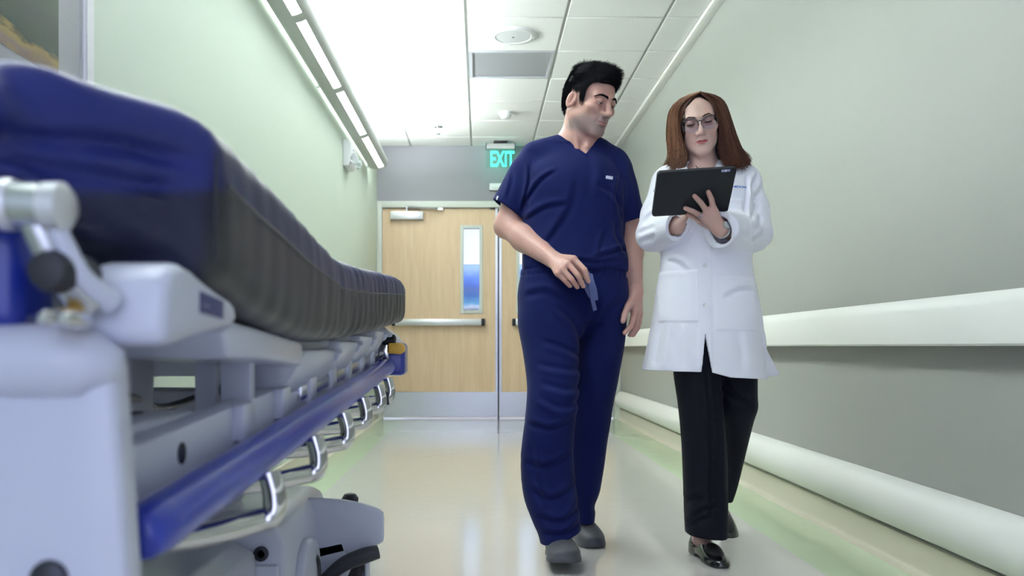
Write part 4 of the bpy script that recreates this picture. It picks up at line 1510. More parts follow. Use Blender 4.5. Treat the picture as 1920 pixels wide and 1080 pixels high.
def shoe(name, heel, yaw, pitch, L, W, H, m, parent, low=False, hstep=0.0035):
    """a shoe: heel at the origin, toe along local -y"""
    f = Field(np.arange(-W * 0.75, W * 0.75, hstep), np.arange(-L - 0.02, 0.03, hstep), np.arange(-0.012, H + 0.03, hstep))
    ys = np.array([-L, -0.97 * L, -0.90 * L, -0.78 * L, -0.62 * L, -0.45 * L, -0.28 * L, -0.10 * L, -0.02 * L, 0.0])
    if low:
        ws = np.array([0.10, 0.42, 0.72, 0.94, 1.0, 0.90, 0.78, 0.74, 0.60, 0.2]) * W / 2
        hs = np.array([0.24, 0.34, 0.42, 0.50, 0.62, 0.80, 0.95, 1.0, 1.0, 0.9]) * H
    else:
        ws = np.array([0.20, 0.58, 0.84, 1.0, 1.0, 0.88, 0.80, 0.78, 0.66, 0.3]) * W / 2
        hs = np.array([0.34, 0.48, 0.60, 0.72, 0.86, 0.98, 1.0, 0.96, 0.92, 0.8]) * H
    bend = 0.07 * W
    cv = catmull(np.stack([ys, ws, hs], 1), 10)
    def fn(X, Y, Z):
        w = np.interp(Y, cv[:, 0], cv[:, 1])
        h = np.interp(Y, cv[:, 0], cv[:, 2])
        cx = bend * np.sin(np.clip(-Y / L, 0, 1) * math.pi)
        x = X - cx
        d = smax(np.abs(x) - w * (1 - 0.10 * np.clip(Z / H, 0, 1)), Z - h * (1 - 0.38 * np.clip(x / np.maximum(w, 1e-4), -1, 1) ** 2), 0.022 if not low else 0.016)
        d = smax(d, -Z, 0.004)
        d = smax(d, np.maximum(Y - 0.0, -L - Y), 0.012)
        return d
    f.add(fn)
    if low:     # heel gap and foot opening
        f.cut(lambda X, Y, Z: smax(np.abs(Y + 0.42 * L) - 0.14 * L, Z - 0.012, 0.006), k=0.006)
        f.cut(lambda X, Y, Z: smax(((X - bend * 0.6) / (W * 0.34)) ** 2 * 0.03 + ((Y + 0.26 * L) / (0.20 * L)) ** 2 * 0.03 - 0.03, 0.020 - Z, 0.004), k=0.004)
    else:
        f.disp(lambda X, Y, Z: 0.0018 * np.exp(-((Z - 0.022) / 0.0035) ** 2))
    V, Q = f.mesh()
    M = Matrix.Translation(Vector(heel)) @ Matrix.Rotation(math.radians(yaw), 4, 'Z') @ Matrix.Rotation(math.radians(pitch), 4, 'X')
    Mn = np.array(M)
    V = V @ Mn[:3, :3].T + Mn[:3, 3]
    o = mesh_obj(name, V, Q, m, parent)
    return o, M


M_skin_m = attr_mat('man_skin', 0.42, 0.10, 0.07, 70, bump=(240, 0.10, 0.0015))
M_skin_w = attr_mat('woman_skin', 0.42, 0.12, 0.06, 70, bump=(260, 0.08, 0.0015))
M_hair_m = attr_mat('black_hair', 0.75, 0, 0.25, 200, 0.08)
M_hair_w = attr_mat('auburn_hair', 0.45, 0, 0.2, 120, 0.35)
M_scrub = mat('navy_scrub_cloth', (0.0042, 0.0085, 0.062), 0.82, spec=0.14, sheen=0.03, noise=(22, 0.25, (0.0052, 0.0100, 0.070)), bump=(900, 0.10, 0.001))
M_scrub_in = mat('scrub_inside', (0.008, 0.012, 0.06), 0.85)
M_coat = mat('white_coat_cotton', (0.88, 0.88, 0.96), 0.75, spec=0.2, sheen=0.1, bump=(800, 0.08, 0.001))
M_slack = mat('black_slacks', (0.004, 0.005, 0.011), 0.75, spec=0.18, sheen=0.02, bump=(700, 0.10, 0.001))
M_clog = mat('charcoal_foam', (0.062, 0.064, 0.078), 0.55)
M_leather = mat('black_leather', (0.008, 0.008, 0.010), 0.20, coat=0.4)
M_nail = mat('finger_nail', (0.66, 0.42, 0.36), 0.25)
# ------------------------------------------------------------------ the man in scrubs
man = empty('person', (0.36, 3.10, 0.0), 'dark-haired man in navy scrubs walking, looking down towards the tablet', 'person')
DM = 3.12
GM = dict(face_w=0.0625, jaw_w=0.048, chin_z=-0.114, brow_k=0.016, lid_up=-17, lid_lo=-39, lip_w=0.0235, tip_y=-0.1130, tip_z=-0.0345, gap=0.0027, cran=0.086, lip_y=-0.0955, lip=0.0060)
eye_w = P(1139.5, 194.5, 3.03)
fm = Frame((0, 0, 0), 39, 18, 3, 0.975)
fm.c = eye_w - fm.w((0, -0.089, 0))

# body: one skin surface from head to hands (the rest is under the clothes)
bx = grade(0.03, 0.62, 0.0034, (0.30, 0.50, 0.0017))
by = grade(2.78, 3.36, 0.0031, (2.98, 3.15, 0.0018))
bz = grade(0.76, 1.78, 0.0040, (1.45, 1.72, 0.0018))
B = Field(bx, by, bz)
cm = fm.c
B.add(lambda X, Y, Z: head_sdf(*fm.l(X, Y, Z), GM) * fm.s, cm - 0.17, cm + 0.17, 0.0)
nb = P(1082, 268, 3.165)
B.cone(fm.w((0, 0.030, -0.045)), nb, 0.056, 0.060, 0.020)
B.cone(fm.w((0, 0.000, -0.075)), P(1086, 258, 3.13), 0.040, 0.048, 0.025)
# sternomastoid cords and collar bones
for sx in (-1, 1):
    B.cone(fm.w((sx * 0.055, 0.03, -0.055)), P(1091 + sx * 9, 276, 3.085), 0.013, 0.009, 0.014)
B.cone(nb, P(1010, 297, 3.15), 0.051, 0.041, 0.035)
B.cone(nb, P(1142, 303, 3.15), 0.051, 0.041, 0.035)
torso_st = [(P(0, py, DM)[2], (P(xl, py, DM)[0] + P(xr, py, DM)[0]) / 2, DM + dy, (P(xr, py, DM)[0] - P(xl, py, DM)[0]) / 2, ry) for py, xl, xr, ry, dy in
            ((560, 982, 1172, 0.115, 0.0), (516, 976, 1178, 0.126, -0.005), (500, 973, 1180, 0.134, -0.008), (478, 974, 1176, 0.132, -0.008), (440, 980, 1167, 0.124, 0.0), (400, 979, 1167, 0.124, 0.005),
             (350, 978, 1170, 0.122, 0.01), (318, 982, 1166, 0.110, 0.02), (292, 1005, 1148, 0.085, 0.03), (272, 1030, 1125, 0.062, 0.04))]
body_st = [(s[0], s[1], s[2], s[3] - 0.016, s[4] - 0.014) for s in torso_st]
B.add(lambda X, Y, Z: loft(X, Y, Z, body_st, 2.3), (0, 2.9, 0.90), (0.65, 3.36, 1.5), 0.02)
# right arm (viewer's left): bent, the hand at the drawstring
sh_r, el_r, wr_r = P(984, 322, 3.14), P(951, 423, 3.15), P(1036, 486, 2.955)
mid = el_r * 0.62 + wr_r * 0.38 + np.array([0, 0, -0.003])
B.chain([sh_r, el_r * 0.5 + sh_r * 0.5, el_r], [0.050, 0.047, 0.044], 0.02)
B.chain([el_r, mid, wr_r], [0.043, 0.044, 0.0295], 0.02)
B.ell(el_r + np.array([-0.012, 0.012, -0.004]), (0.030, 0.03, 0.034), 0.02)
# left arm (viewer's right): hanging
sh_l, el_l, wr_l = P(1160, 322, 3.14), P(1181, 428, 3.19), P(1191, 546, 3.10)
midl = el_l * 0.62 + wr_l * 0.38
B.chain([sh_l, el_l * 0.5 + sh_l * 0.5, el_l], [0.048, 0.045, 0.041], 0.02)
B.chain([el_l, midl, wr_l], [0.040, 0.039, 0.0265], 0.02)
# right hand
rf = []
for kn, pip, tip, ra in (((1076, 486, 2.905), (1096, 506, 2.875), (1103, 527, 2.885), (0.0120, 0.0100, 0.0084)),
                         ((1065, 495, 2.885), (1084, 517, 2.862), (1093, 536, 2.880), (0.0120, 0.0100, 0.0084)),
                         ((1055, 505, 2.880), (1072, 524, 2.862), (1082, 538, 2.885), (0.0114, 0.0096, 0.0080)),
                         ((1046, 513, 2.885), (1060, 527, 2.880), (1068, 536, 2.900), (0.0104, 0.0086, 0.0072))):
    rf.append((P(*kn), P(*pip), P(*tip), ra))
finger_hand(B, wr_r, rf, [P(1050, 488, 2.955), P(1070, 494, 2.955), P(1090, 508, 2.935), P(1101, 523, 2.912)], 0.021)
# left hand: thumb in front, fingers hanging and curling in
lf = []
for kn, pip, tip, ra in (((1189, 589, 3.075), (1183, 612, 3.060), (1171, 624, 3.050), (0.0115, 0.0098, 0.0082)),
                         ((1194, 592, 3.100), (1190, 617, 3.085), (1178, 634, 3.070), (0.0115, 0.0098, 0.0082)),
                         ((1199, 591, 3.125), (1196, 614, 3.115), (1186, 630, 3.105), (0.0110, 0.0092, 0.0078)),
                         ((1200, 587, 3.145), (1199, 606, 3.140), (1192, 620, 3.135), (0.0102, 0.0086, 0.0072))):
    lf.append((P(*kn), P(*pip), P(*tip), ra))
finger_hand(B, wr_l, lf, [P(1187, 560, 3.085), P(1178, 574, 3.055), P(1171, 590, 3.040), P(1168, 602, 3.035)], 0.021)
# ---------------------------------------------------------------- scrub top
T = Field(np.arange(0.02, 0.64, 0.0033), np.arange(2.93, 3.34, 0.0034), np.arange(0.955, 1.52, 0.0033))
T.add(lambda X, Y, Z: loft(X, Y, Z, torso_st, 2.3), k=0)
T.cone(P(1075, 276, 3.16), P(1004, 294, 3.15), 0.058, 0.056, 0.03)
T.cone(P(1095, 276, 3.16), P(1147, 303, 3.15), 0.058, 0.054, 0.03)
hem_r, hem_l = P(951, 392, 3.145), P(1184, 412, 3.165)
T.cone(P(985, 322, 3.145), hem_r + (hem_r - sh_r) * 0.3, 0.058, 0.066, 0.03)
T.cone(P(1160, 322, 3.145), hem_l + (hem_l - sh_l) * 0.3, 0.054, 0.050, 0.03)


def px_x(px, d=DM):
    return (px - VX) * d / F_PX


def px_z(py, d=DM):
    return CAM_H + (VY - py) * d / F_PX


PXZ = lambda *pts: [(px_x(a), px_z(b_)) for a, b_ in pts]
cl_ = creases(T, [
    (PXZ((985, 385), (1010, 350), (1040, 330)), 0.008, 0.0045),
    (PXZ((982, 420), (1020, 400), (1060, 395)), 0.010, 0.0040),
    (PXZ((978, 400), (990, 350), (992, 310)), 0.006, 0.0040),
    (PXZ((1165, 400), (1140, 370), (1110, 355)), 0.009, 0.0040),
    (PXZ((1164, 420), (1150, 380), (1160, 330)), 0.006, 0.0035),
    (PXZ((1010, 480), (1040, 440), (1065, 400), (1075, 340)), 0.012, 0.0040),
    (PXZ((1170, 480), (1150, 450), (1148, 420)), 0.008, 0.0040),
    (PXZ((1100, 495), (1140, 480), (1172, 470)), 0.008, 0.0045),
    (PXZ((1000, 500), (1050, 492), (1100, 500), (1160, 494)), 0.008, 0.0035),
    (PXZ((1120, 500), (1118, 470), (1130, 440)), 0.008, 0.0030),
    (PXZ((950, 380), (960, 340), (955, 310)), 0.008, 0.0030),
    (PXZ((1190, 395), (1192, 350), (1180, 320)), 0.008, 0.0030),
    (PXZ((1095, 295), (1100, 330), (1095, 380)), 0.014, 0.0025),
])
# chest pocket and its stitching, neck band
s_, (X_, Y_, Z_) = T.full()
fr_ = np.clip((3.12 - Y_) / 0.03, 0, 1)
T.F[s_] += cl_ * fr_ + 0.0016 * wob(X_, Y_, Z_, 26, 21)
pk = [px_x(1133), px_x(1176), px_z(402), px_z(336)]
inside = smax(smax(pk[0] - X_, X_ - pk[1] - 0.1 * (Z_ - pk[3]), 0.006), smax(pk[2] - 0.25 * (pk[1] - X_) * 0 - Z_, Z_ - pk[3] + 0.25 * (X_ - pk[0]) * 0.6, 0.012), 0.018)
T.F[s_] += np.where(Y_ < 3.1, -0.0022 * np.clip(0.5 - inside / 0.004, 0, 1), 0)
# side and shoulder seams
seam = lambda a, b_: np.exp(-((X_ - np.interp(Z_, [b_[1], a[1]], [b_[0], a[0]])) / 0.003) ** 2) * ((Z_ < a[1]) & (Z_ > b_[1]))
T.F[s_] += 0.0015 * seam((px_x(1000), px_z(275)), (px_x(988), px_z(400))) * fr_ + 0.0015 * seam((px_x(1160), px_z(285)), (px_x(1168), px_z(410))) * fr_
# the V neck
vl, vt, vr = (px_x(1037), px_z(240)), (px_x(1095), px_z(294)), (px_x(1124), px_z(256))
lineL = lambda X, Z: ((X - vl[0]) * (vl[1] - vt[1]) - (vl[1] - Z) * (vt[0] - vl[0])) / math.hypot(vt[0] - vl[0], vl[1] - vt[1])
lineR = lambda X, Z: ((vr[0] - X) * (vr[1] - vt[1]) - (vr[1] - Z) * (vr[0] - vt[0])) / math.hypot(vr[0] - vt[0], vr[1] - vt[1])
vcut = np.minimum(lineL(X_, Z_), lineR(X_, Z_))          # positive inside the V
T.F[s_] += 0.0022 * np.exp(-((vcut + 0.013) / 0.0022) ** 2) * (Y_ < 3.13)
outer = T.F[s_].copy()
T.F[s_] = smax(T.F[s_], np.minimum(vcut, np.where(Y_ < 3.21, 1.0, -1.0)), 0.001)
T.cut(lambda X, Y, Z: np.maximum(cone(X, Y, Z, nb + np.array([0, 0.004, -0.02]), fm.w((0, 0.032, -0.05)), 0.050, 0.056), 3.172 - Y), k=0.003)
# sleeve and body hems
ax_r = (hem_r - sh_r) / np.linalg.norm(hem_r - sh_r) * 1.0 + np.array([-0.28, 0, 0.10]) * 0.6
ax_r /= np.linalg.norm(ax_r)
ax_l = (hem_l - sh_l) / np.linalg.norm(hem_l - sh_l)
pl = lambda X, Y, Z, p, a: (X - p[0]) * a[0] + (Y - p[1]) * a[1] + (Z - p[2]) * a[2]
T.cut(lambda X, Y, Z: np.maximum(-pl(X, Y, Z, hem_r, ax_r), X - px_x(980)), (0, 2.9, 0.95), (px_x(985), 3.4, 1.32), 0.002)
T.cut(lambda X, Y, Z: np.maximum(-pl(X, Y, Z, hem_l, ax_l), px_x(1173) - X), (px_x(1168), 2.9, 0.95), (0.7, 3.4, 1.32), 0.002)
T.cut(lambda X, Y, Z: cone(X, Y, Z, hem_r + (sh_r - hem_r) * 0.30, hem_r + (hem_r - sh_r) * 0.5, 0.050, 0.0605), k=0.001)
T.cut(lambda X, Y, Z: cone(X, Y, Z, hem_l + (sh_l - hem_l) * 0.30, hem_l + (hem_l - sh_l) * 0.5, 0.042, 0.0435), k=0.001)
T.keep(lambda X, Y, Z: px_z(510) - 0.012 * np.clip((px_x(1140) - X) / 0.2, -1, 1) * 0 - Z + 0.004 * np.sin(X * 45), 0.002)
V, Q = T.mesh()
top_o = mesh_obj('scrub_top', V, Q, M_scrub, man)
# name tag on the pocket and a sleeve tab
tg = box('pocket_tag', (-0.0125, -0.0012, -0.0055), (0.0125, 0.0012, 0.0055), mat('tag_grey', (0.52, 0.54, 0.66), 0.5), None, 0.0008, 1)
tg.matrix_world = Matrix.Translation(P(1142.5, 333, 2.9905)) @ Matrix.Rotation(0.14, 4, 'Y') @ Matrix.Rotation(0.12, 4, 'Z')
tg.parent = top_o
tg.matrix_parent_inverse = Matrix.Translation(-Vector((0, 0, 0)))
box('sleeve_tab', (-0.004, -0.0015, -0.007), (0.004, 0.0015, 0.007), M_white_pl, None, 0.0008, 1)
st_ = bpy.data.objects['sleeve_tab']
st_.parent = top_o
st_.matrix_world = Matrix.Translation(P(932.5, 371, 3.105)) @ Matrix.Rotation(0.3, 4, 'Y') @ Matrix.Rotation(-0.9, 4, 'Z')
tg.matrix_parent_inverse = Matrix()

# skin filling the V of the neckline, just under the cloth
s_, (X_, Y_, Z_) = B.sl((px_x(1020), 2.97, px_z(310)), (px_x(1140), 3.22, px_z(236)))
to_ = sample(T, outer, X_, Y_, Z_)
B.F[s_] = smin(B.F[s_], smax(to_ + 0.0045, -(np.minimum(lineL(X_, Z_), lineR(X_, Z_)) + 0.009), 0.003), 0.006)
V, Q = B.mesh()
# drop the hidden bottom edge cleanly inside the trousers
body = mesh_obj('body', V, Q, M_skin_m, man)
skin = (0.52, 0.305, 0.255)
col = face_cols(fm.lp(V), skin, (0.36, 0.155, 0.14), (0.54, 0.25, 0.19), (0.235, 0.185, 0.18), brow=None, lw=0.0225, blush_amt=0.15)
kn_m = np.zeros(len(V))
for f in rf + lf:
    for q in f[:2]:
        kn_m = np.maximum(kn_m, np.exp(-((V - q) ** 2).sum(1) / 0.011 ** 2))
    kn_m = np.maximum(kn_m, np.exp(-((V - f[2]) ** 2).sum(1) / 0.009 ** 2))
col = col * (1 - 0.45 * kn_m[:, None]) + np.array((0.54, 0.25, 0.19)) * 0.45 * kn_m[:, None]
set_col(body, col)
for f in rf:
    bm = bmesh.new()
    d = f[2] - f[1]
    nail(bm, f[2] + d / np.linalg.norm(d) * 0.001, d, (0.25, -0.9, 0.35))
    bobj('fingernail', bm, M_nail, body)
bm = bmesh.new()
nail(bm, P(1168, 602, 3.035), P(1168, 602, 3.035) - P(1171, 590, 3.040), (-0.2, -0.95, 0.1), 0.0065, 0.007)
bobj('fingernail', bm, M_nail, body)

# forearm hair
r_ = np.random.default_rng(11)
paths = []
for a, b_, ra, rb, n in ((el_r, wr_r, 0.0440, 0.0295, 420), (el_l, wr_l, 0.0395, 0.0270, 220)):
    ax_ = (b_ - a) / np.linalg.norm(b_ - a)
    u = np.cross(ax_, [0, 0, 1.0]); u /= np.linalg.norm(u)
    w_ = np.cross(ax_, u)
    t = r_.uniform(0.12, 1.0, n)
    th = r_.uniform(0, 2 * np.pi, n)
    rad = ra + (rb - ra) * t ** 1.3
    nrm = np.cos(th)[:, None] * u + np.sin(th)[:, None] * w_
    base_ = a + ax_ * (np.linalg.norm(b_ - a) * t)[:, None] + nrm * (rad - 0.0012)[:, None]
    d = ax_ + 0.5 * np.cross(ax_, nrm) + r_.normal(0, 0.25, (n, 3))
    d /= np.linalg.norm(d, axis=1)[:, None]
    ln = r_.uniform(0.007, 0.014, n)[:, None]
    paths.append(np.stack([base_, base_ + d * ln * 0.5 + nrm * 0.0022, base_ + d * ln + nrm * 0.0020], 1))
paths = np.concatenate(paths)
o = strands('arm_hair', paths, 0.00022, 0.0001, M_hair_m, body, np.tile((0.02, 0.014, 0.012), (len(paths), 1)))
o['kind'] = 'stuff'

for sx in (-1, 1):
    eyeball('eye', fm, sx * 0.0315, (0.12, -1, -0.62), man, (0.05, 0.025, 0.014))
    lashes(fm, sx * 0.0315, GM['lid_up'] - 1, man, sx, 0.0007)
    brow_hairs('eyebrow', fm, GM, sx, [(0.010, 0.0160), (0.022, 0.0200), (0.038, 0.0218), (0.053, 0.0150)], M_hair_m, man, (0.012, 0.011, 0.012), 330, 0.0034, 0.008)

# hair
HY = [-0.095, -0.078, -0.060, -0.046, -0.036, -0.031, -0.020, -0.013, 0.030, 0.040, 0.055, 0.075, 0.12]
HZ = [0.074, 0.067, 0.058, 0.044, 0.022, -0.012, -0.012, 0.022, 0.024, -0.030, -0.075, -0.088, -0.092]
hl = lambda y, x: np.interp(y, HY, HZ) + 0.010 * np.clip((np.abs(x) - 0.035) / 0.02, 0, 1) * (y < -0.035)


def hair_cap(x, y, z):
    d = head_sdf(x, y, z, GM)
    top = np.clip((z - 0.045) / 0.05, 0, 1)
    frt = np.clip((-0.01 - y) / 0.07, 0, 1) * top
    th = 0.0042 + 0.0045 * top + 0.008 * frt + 0.0012 * wob(x, y, z, 60, 77)
    d = d - th
    return smax(d, hl(y, x) + 0.004 - z - 0.6 * th, 0.006)


g3 = [np.arange(-0.10, 0.1001, 0.0030), np.arange(-0.13, 0.14, 0.0030), np.arange(-0.11, 0.165, 0.0030)]
HF = Field(*g3)
HF.add(hair_cap)
hV, hQ = HF.mesh()
hV = fm.w(hV)
n = 22000
dirs = r_.normal(size=(n, 3))
dirs /= np.linalg.norm(dirs, axis=1)[:, None]
rt = surface_root(fm, GM, dirs)
ok = (rt[:, 2] > hl(rt[:, 1], rt[:, 0]) - 0.001 + r_.uniform(0, 0.004, n)) & ((np.abs(rt[:, 0]) < 0.0785) | (rt[:, 2] > 0.028))
rt = rt[ok]
n = len(rt)
nr = rt - np.array([0, 0.008, 0.02])
nr /= np.linalg.norm(nr, axis=1)[:, None]
top = np.clip((rt[:, 2] - 0.055) / 0.04, 0, 1)[:, None]
frt = (np.clip((-0.015 - rt[:, 1]) / 0.06, 0, 1)[:, None]) * top
bk = np.clip((rt[:, 1] - 0.01) / 0.05, 0, 1)[:, None]
flow = top * np.array([0.10, -0.75, 0.15]) + (1 - top) * np.array([0, -0.22, -0.80]) + bk * np.array([0, 0.75, -0.45]) + frt * np.array([0.05, -0.15, 0.75])
flow = flow + r_.normal(0, 0.10, (n, 3)) + 0.30 * np.sin(rt[:, [1, 2, 0]] * 95 + rt[:, [2, 0, 1]] * 60)
ln = (0.0115 + 0.008 * top + 0.014 * frt) * r_.uniform(0.75, 1.2, (n, 1))
path = [rt + nr * (0.0050 + 0.0085 * top + 0.010 * frt)]
cur = path[0].copy()
for s in range(4):
    t = (s + 1) / 4
    step = flow * (0.55 + 0.45 * t) + nr * (0.34 - 0.36 * t + 0.15 * top * (1 - t) + 0.35 * frt)
    step /= np.linalg.norm(step, axis=1)[:, None]
    cur = cur + step * ln / 4 * 1.15
    path.append(cur.copy())
path = np.stack(path, 1)
tone = r_.uniform(0.6, 1.6, (n, 1)) * np.array([[0.0125, 0.0125, 0.0150]])
strands('hair', fm.w(path), 0.00062, 0.00022, M_hair_m, man, tone, (hV, hQ, np.array([0.008, 0.008, 0.0095])))

# ---------------------------------------------------------------- scrub trousers
def leg_st(rows):
    out = []
    for py, xl, xr, d, ry in rows:
        a, b_ = P(xl, py, d), P(xr, py, d)
        out.append((a[2], (a[0] + b_[0]) / 2, d, (b_[0] - a[0]) / 2, ry))
    return out


leg_a = leg_st([(500, 984, 1090, 3.11, 0.112), (540, 976, 1096, 3.10, 0.118), (600, 971, 1092, 3.08, 0.115), (660, 980, 1086, 3.05, 0.104), (720, 988, 1084, 3.00, 0.095), (760, 987, 1082, 2.97, 0.092),
                (820, 980, 1076, 2.965, 0.088), (880, 976, 1077, 2.97, 0.088), (930, 981, 1081, 2.965, 0.090), (970, 995, 1086, 2.955, 0.092), (1000, 1008, 1089, 2.945, 0.090), (1022, 1014, 1090, 2.935, 0.088)])
leg_b = leg_st([(500, 1070, 1168, 3.12, 0.112), (540, 1074, 1174, 3.13, 0.118), (600, 1080, 1174, 3.14, 0.112), (660, 1080, 1167, 3.15, 0.100), (740, 1072, 1153, 3.17, 0.090), (800, 1066, 1143, 3.20, 0.086),
                (860, 1062, 1134, 3.23, 0.084), (915, 1064, 1126, 3.26, 0.082), (945, 1070, 1115, 3.28, 0.078), (960, 1072, 1116, 3.28, 0.078), (977, 1076, 1114, 3.28, 0.078)])
S = Field(np.arange(0.09, 0.58, 0.0042), np.arange(2.80, 3.42, 0.0044), np.arange(0.01, 1.02, 0.0042))
S.add(lambda X, Y, Z: loft(X, Y, Z, leg_a, 2.2))
S.add(lambda X, Y, Z: loft(X, Y, Z, leg_b, 2.2), k=0.022)
S.add(lambda X, Y, Z: loft(X, Y, Z, [(px_z(600), px_x(1074), 3.125, 0.150, 0.10), (px_z(560), px_x(1074), 3.12, 0.185, 0.122), (px_z(520), px_x(1077), 3.115, 0.180, 0.120), (px_z(496), px_x(1078), 3.115, 0.176, 0.115)], 2.2), k=0.03)
PXA = lambda *pts: [(P(a, b_, 3.0)[0], P(a, b_, 3.0)[2]) for a, b_ in pts]
cr_ = creases(S, [
    (PXZ((1085, 670), (1050, 652), (1010, 640)), 0.010, 0.0050), (PXZ((1085, 690), (1055, 690), (1000, 680)), 0.010, 0.0045),
    (PXZ((1086, 655), (1070, 610), (1035, 575)), 0.010, 0.0050), (PXZ((1084, 720), (1050, 724), (1005, 712)), 0.010, 0.0045),
    (PXZ((1082, 745), (1040, 755), (1000, 735)), 0.010, 0.0040), (PXZ((1088, 650), (1105, 600), (1112, 560)), 0.012, 0.0045),
    (PXZ((1090, 640), (1130, 590), (1165, 560)), 0.012, 0.0035), (PXZ((980, 560), (1020, 555), (1060, 580)), 0.012, 0.0035),
    (PXA((985, 790), (1030, 800), (1072, 780)), 0.010, 0.0045), (PXA((980, 860), (1020, 868), (1070, 845)), 0.011, 0.0045),
    (PXA((985, 905), (1030, 925), (1078, 900)), 0.010, 0.0050), (PXA((1000, 955), (1045, 965), (1085, 940)), 0.010, 0.0050),
    (PXA((1010, 985), (1050, 985), (1088, 965)), 0.009, 0.0045), (PXA((992, 820), (1000, 880), (1012, 940)), 0.010, 0.0035),
    (PXZ((1150, 760), (1120, 850), (1105, 915)), 0.010, 0.0035), (PXZ((1110, 915), (1095, 930), (1080, 935)), 0.008, 0.0045),
    (PXZ((1112, 945), (1095, 950), (1078, 950)), 0.008, 0.0050), (PXZ((1090, 680), (1100, 760), (1090, 840)), 0.012, 0.0035),
])
s_, (X_, Y_, Z_) = S.full()
ymid = np.interp(Z_, [0.1, 0.5, 0.95], [3.10, 3.08, 3.10])
S.F[s_] += cr_ * np.clip((ymid + 0.04 - Y_) / 0.05, 0, 1) + 0.0020 * wob(X_, Y_, Z_, 20, 31)
# gathered waistband, hems
wz = px_z(516)
S.F[s_] += np.where(Z_ > wz - 0.03, 0.0016 * np.sin(X_ * 330) * np.clip((Z_ - wz + 0.03) / 0.02, 0, 1), 0) + 0.003 * np.exp(-((Z_ - wz + 0.004) / 0.0035) ** 2)
pa, pb = P(1012, 1020, 2.93), P(1089, 994, 2.93)
hemn = np.array([-(pb[2] - pa[2]), 0.0, (pb[0] - pa[0])]) / math.hypot(pb[0] - pa[0], pb[2] - pa[2])
S.cut(lambda X, Y, Z: np.maximum(pl(X, Y, Z, pa, hemn) + 0.18 * (Y - 2.93) * 0, Y - 3.13), k=0.002)
S.cut(lambda X, Y, Z: np.maximum(loft(X, Y, Z, [(z, cx, cy, rx - 0.014, ry - 0.014) for z, cx, cy, rx, ry in leg_a], 2.2), Z - 0.16), k=0.002)
S.cut(lambda X, Y, Z: np.maximum(loft(X, Y, Z, [(z, cx, cy, rx - 0.014, ry - 0.014) for z, cx, cy, rx, ry in leg_b], 2.2), Z - 0.14), k=0.002)
S.keep(lambda X, Y, Z: Z - px_z(505))
V, Q = S.mesh()
tr = mesh_obj('scrub_trousers', V, Q, M_scrub, man)
# drawstring: two ribbon loops hanging from the waist
M_rib = mat('slate_ribbon', (0.085, 0.11, 0.26), 0.7)
bm = bmesh.new()
for pts, w in (([(1106, 512, 2.985), (1099, 520, 2.965), (1098, 535, 2.945), (1103, 548, 2.942), (1108, 556, 2.950), (1112, 548, 2.955), (1109, 535, 2.955), (1104, 522, 2.975)], 0.0075),
               ([(1104, 514, 2.980), (1106, 530, 2.948), (1110, 550, 2.940), (1111, 562, 2.945), (1116, 582, 2.955)], 0.0075),
               ([(1108, 513, 2.985), (1111, 528, 2.955), (1116, 545, 2.950), (1118, 563, 2.955)], 0.0070)):
    c = catmull(np.array([P(*p) for p in pts]), 6)
    Tn = np.gradient(c, axis=0)
    Tn /= np.linalg.norm(Tn, axis=1)[:, None]
    sd = np.cross(Tn, [0.35, -0.9, 0.1])
    sd /= np.linalg.norm(sd, axis=1)[:, None]
    nn = np.cross(Tn, sd)
    rows_ = []
    for i in range(len(c)):
        rows_.append([bm.verts.new(c[i] + sd[i] * a * w + nn[i] * b_ * 0.0009) for a, b_ in ((-1, -1), (1, -1), (1, 1), (-1, 1))])
    for a, b_ in zip(rows_, rows_[1:]):
        for k in range(4):
            bm.faces.new((a[k], a[(k + 1) % 4], b_[(k + 1) % 4], b_[k]))
    bm.faces.new(rows_[0]); bm.faces.new(rows_[-1])
o = bobj('drawstring', bm, M_rib, tr)
o['label'] = 'slate blue drawstring'
# shoes
s1, _ = shoe('shoe', (P(1044, 1000, 3.02)[0], 3.03, 0.004), 0, -7.5, 0.275, 0.114, 0.082, M_clog, man)
s2, _ = shoe('shoe', (0.372, 3.385, 0.002), 9, 0, 0.262, 0.104, 0.082, M_clog, man)
# ------------------------------------------------------------------ the woman in the white coat
wom = empty('person', (0.76, 2.98, 0.0), 'auburn-haired woman in a white lab coat and glasses, walking while holding a tablet', 'person')
DWN = 2.97
GW = dict(lip_w=0.0215, face_w=0.0630, jaw_w=0.046, chin_z=-0.113, brow_k=0.024, lid_up=-24, lid_lo=-40, tip_y=-0.1085, tip_z=-0.0355, gap=0.0030, cran=0.070, lip_y=-0.0905, lip=0.0052)
eye_ww = P(1311.5, 229, 2.885)
fw = Frame((0, 0, 0), -9, 14, -9, 0.905)
fw.c = eye_ww - fw.w((0, -0.089, 0))

# tablet frame first: the hands are built around it
tl, trr, brr, bll = P(1228, 324, 2.665), P(1375.6, 315, 2.665), P(1368, 393, 2.785), P(1227, 402, 2.785)
tc_ = (tl + trr + brr + bll) / 4
tu = (trr - tl) + (brr - bll)
tu /= np.linalg.norm(tu)
tv = (tl - bll) + (trr - brr)
tv -= tu * tv.dot(tu)
tv /= np.linalg.norm(tv)
tn = np.cross(tu, tv)                      # towards the camera
TWD, THT = 0.243, 0.172


def on_back(px, py, off=0.0):
    """the point of the tablet's back plane seen at a pixel, lifted by off along its normal"""
    d0 = P(px, py, 1.0) - np.array([0, 0, CAM_H])
    o_ = np.array([0, 0, CAM_H])
    p0 = tc_ + tn * (0.007 + off)
    t = (p0 - o_).dot(tn) / d0.dot(tn)
    return o_ + d0 * t


